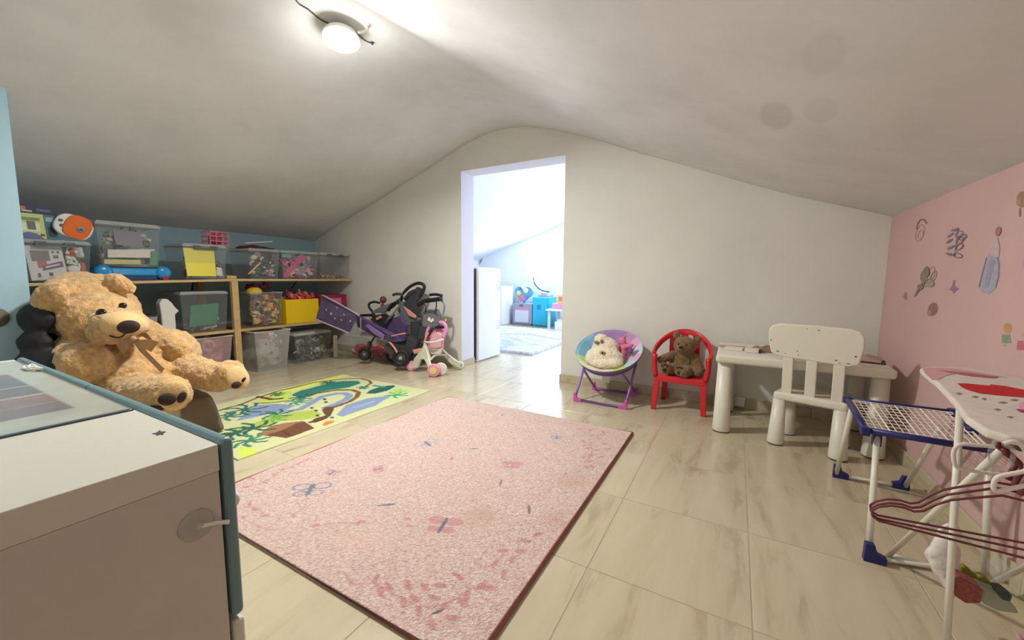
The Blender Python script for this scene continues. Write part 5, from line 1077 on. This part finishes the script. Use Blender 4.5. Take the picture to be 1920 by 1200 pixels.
def lump(name, label, cat, pts, Y, dep, mt, vox=.009, z0=.003):
    mb = MB(); V = [ay(x,y,Y) for x,y in pts]; V = [Vector((v.x,v.y,max(v.z,z0))) for v in V]; mb.hexa(V, [v+Vector((0,dep,0)) for v in V]); return props(mb.build(name, mt, bevel=.004), label, cat)
lump('red_cushion', 'small dull red woven cushion on floor behind the rack pole', 'cushion', [(1793,1090),(1800,1084),(1845,1108),(1840,1132),(1812,1133),(1790,1118)], 1.33, .05, mat('brick_weave', (150,84,78), .9, var=.35, vscale=120))
lump('picture_board', 'white edged green board leaning on the pink wall', 'board', [(1800,1078),(1850,1100),(1882,1112),(1905,1140),(1912,1152),(1870,1146),(1842,1132),(1848,1108)], 1.42, .02, mat('pale_green_card', (168,176,150), .7, var=.1))
lump('toy_leaf', 'olive green felt leaf sticking out beside the plastic bag', 'felt leaf', [(1801,1064),(1810,1062),(1822,1072),(1832,1082),(1843,1080),(1858,1092),(1864,1102),(1850,1104),(1830,1092),(1812,1082),(1801,1076)], 1.48, .02, mat('olive_felt', (128,130,40), .9))
lump('dark_toy', 'dark green small toy lying on the picture board', 'toy', [(1862,1100),(1880,1102),(1900,1118),(1896,1130),(1880,1126),(1868,1112)], 1.40, .02, mat('bottle_green', (64,80,68), .7))
lump('clear_case', 'small clear plastic case on floor against pink wall', 'case', [(1872,1072),(1896,1066),(1898,1090),(1870,1094)], 1.55, .06, mat('clear_plastic'))
props(crumple('pink_cloth', .74, 1.38, .003, .09, .22, .10, .0, mat('pale_pink_cloth', (206,164,162), .85), 12), 'pale pink cloth heaped at foot of the pink wall', 'cloth')
# ------------------------------------------------------------------ next room
m_wc = mat('white_cabinet', (232,234,240), .25)
t = thing('white_cabinet', 'tall white cabinet right behind the doorway jamb', 'cabinet', (-2.72,3.83,0))
MB().box((-2.98,3.60,.004),(-2.462,4.06,1.045)).build('carcass', m_wc, t, bevel=.002)
MB().box((-2.98,3.592,.03),(-2.475,3.599,1.03)).build('side_gap', mat('dull_brown', (96,84,84), .7), t)  # thin brown sheet on the cabinet side by the jamb
d = MB().box((-2.461,3.604,.02),(-2.446,4.056,1.04)).build('door', m_wc, t, bevel=.002)
for z in (.80,.34): MB().tube([(-2.446,4.0,z),(-2.425,4.0,z),(-2.425,4.0,z+.10),(-2.446,4.0,z+.10)], .005, 6).build('handle', mat('pale_metal', (206,208,216), .3), d)
MB().box((-2.9,3.62,1.046),(-2.5,4.04,1.05)).build('top_panel', m_wc, t)
t = thing('low_cabinet', 'lower white cabinet just beyond the tall white cabinet', 'cabinet', (-3.2,5.2,0))
a = fl(940,612); MB().box((a.x-.5,6.75,.004),(ay(941,600,6.75).x,7.2,ay(940,537,6.75).z)).build('carcass', m_wc, t, bevel=.003)
props(MB().lathe([(.09,0),(.11,.28),(.105,.285)], ay(944,601,7.0)*1.0-Vector((0,0,ay(944,601,7.0).z-.004)), n=20).build('waste_bin', mat('slate_bin', (84,86,110), .5), smooth=False), 'small dark waste bin beside the low cabinet', 'waste bin')
def paint_grey(X, Y):
    C = np.zeros(X.shape+(3,)); C[:] = (186,190,204)
    n = np.sin(X*9+3*np.sin(Y*5))*np.sin(Y*11+2*np.sin(X*7)); C += (n*16)[...,None]; C[(np.abs(Y-5.6-.1*np.sin(X*6)) < .05)] = (150,156,176); return C
printed_sheet('shaggy_rug', -4.5, -2.12, 4.26, 6.5, .03, .03, paint_grey, mat('shaggy_pile', vcol=True, rough=1, var=.25, vscale=30, bump=1, bscale=40), lambda X,Y: .008*np.sin(X*60)*np.sin(Y*55), label='pale blue grey shaggy rug in the room beyond', cat='rug')
t = thing('toy_oven', 'grey toy oven with pink strip against the far wall', 'toy oven', (-3.93,7.15,0))
x0, x1, Yo = ay(961,600,7.0).x, ay(997,600,7.0).x, 7.0
zt = ay(975,569,7.0).z
MB().box((x0,Yo,.03),(x1,7.34,zt)).build('body', mat('oven_grey', (150,156,172), .5), t, bevel=.006); MB().box((x0+.06,Yo-.012,.06),(x1-.07,Yo-.001,zt-.13)).build('door', mat('oven_door', (206,210,222), .3), t)
MB().box((x0+.06,Yo-.014,zt-.13),(x1-.07,Yo-.002,zt-.08)).build('strip', mat('oven_pink', (206,140,170), .5), t); MB().box((x0+.16,Yo-.01,zt-.05),(x1-.2,Yo-.001,zt-.02)).build('panel', mat('slate_button'), t)
MB().box((x0+.02,Yo+.02,.004),(x1-.02,7.3,.03)).build('plinth', mat('oven_grey'), t)
t = thing('heart_cushion', 'blue heart shaped toy with bright spots on the oven', 'heart toy', ((x0+x1)/2,7.2,zt))
H = []; hc = ay(982,553,7.1)
for k in range(28):
    a = 6.2832*k/28; H.append((hc.x+.0122*16*math.sin(a)**3*1.05, 7.08, hc.z+.0115*(13*math.cos(a)-5*math.cos(2*a)-2*math.cos(3*a)-math.cos(4*a))+.015))
zmin = min(h[2] for h in H); H = [(a,b,c-(zmin-zt-.002)) for a,b,c in H]
MB().prism(H, (0,.07,0)).build('heart', mat('heart_blue', (96,156,190), .6), t, bevel=.01)
for dx,dz,rr,c in ((-.10,.20,.05,(214,214,110)),(.06,.26,.055,(226,220,180)),(-.03,.10,.06,(226,110,140)),(.10,.12,.03,(70,130,180)),(-.06,.30,.03,(70,110,160))): MB().lathe([(rr,0),(rr,.006),(rr*.5,.012)], (hc.x+dx,7.078,zt+dz), (0,-1,0), 16).build('spot', mat('heart_%d'%c[0]+str(c[1]), c, .5), t)
t = thing('toy_fridge', 'bright turquoise toy fridge beside the grey toy oven', 'toy fridge', (-3.45,7.1,0))
fx0, fx1 = ay(998,600,7.0).x, ay(1026,600,7.0).x; fz = ay(1010,557,7.0).z
m_tq = mat('turquoise', (40,184,220), .35)
MB().box((fx0,7.0,.004),(fx1+.04,7.34,fz)).build('body', m_tq, t, bevel=.015, seg=3); MB().box((fx0+.02,6.985,.03),(fx1,6.999,fz-.03)).build('door', m_tq, t, bevel=.004)
MB().box((fx0+.11,6.978,fz*.58),(fx0+.19,6.984,fz*.70)).build('dispenser', mat('deep_turquoise', (28,140,176), .4), t); MB().box((fx0+.11,6.976,fz*.72),(fx0+.19,6.984,fz*.735)).build('handle', mat('slate_button'), t)
props(MB().box((fx0+.1,7.05,fz+.001),(fx1+.0,7.25,fz+.04)).box((fx0+.13,7.1,fz+.041),(fx0+.23,7.2,fz+.075)).build('toy_pan', mat('oven_grey')), 'small grey toy stacked on the turquoise toy fridge', 'toy')
t = thing('kids_table', 'white low table partly hidden by the door jamb', 'table', (-3.0,6.6,0))
tzp = ay(1040,580,6.6).z; tx0 = ay(1025,580,6.6).x
MB().box((tx0,6.55,tzp-.03),(tx0+.7,7.1,tzp)).build('tabletop', m_wc, t, bevel=.008)
for x,y in ((tx0+.05,6.6),(tx0+.65,6.6),(tx0+.05,7.05),(tx0+.65,7.05)): MB().box((x-.02,y-.02,.004),(x+.02,y+.02,tzp-.03)).build('leg', mat('pale_blue_leg', (190,210,226), .5), t)
a = ay(1040,572,6.7); props(MB().box((a.x-.05,6.7,tzp+.001),(a.x+.3,6.95,tzp+.10)).build('pink_box', mat('oven_pink'), bevel=.006), 'pinkish box on the white low table', 'box')
t = thing('toy_screen', 'small orange framed picture on the pinkish box', 'picture', (a.x+.12,6.8,tzp+.1))
MB().box((a.x+.0,6.79,tzp+.101),(a.x+.26,6.81,tzp+.26)).build('frame', mat('apricot', (236,190,120), .5), t, bevel=.004); MB().box((a.x+.04,6.786,tzp+.14),(a.x+.21,6.79,tzp+.22)).build('picture', mat('rose_picture', (206,120,120), .5), t)
b = ay(1043,600,6.5); props(MB().box((b.x-.08,6.62,.004),(b.x+.3,6.95,.16)).box((b.x-.05,6.66,.161),(b.x+.27,6.9,.20)).build('white_box', m_wc), 'white box with dark lid under the low table', 'box')
pw = ax(897,475,-4.995); t = thing('wall_poster', 'pale height poster hanging on the left wall beyond the door', 'poster', pw)
q = [ax(x,y,-4.992) for x,y in ((891,458),(904,458),(904,492),(891,488))]; MB().prism(q, (.003,0,0)).build('sheet', mat('poster_paper', (222,222,226), .8), t)
for nm,pts in (('print',((893,461),(902,461),(902,465),(893,465))),('figure',((896,472),(900,470),(901,483),(896,484)))): MB().prism([ax(x,y,-4.988) for x,y in pts], (.002,0,0)).build(nm, mat('poster_ink', (150,160,160), .8), t)
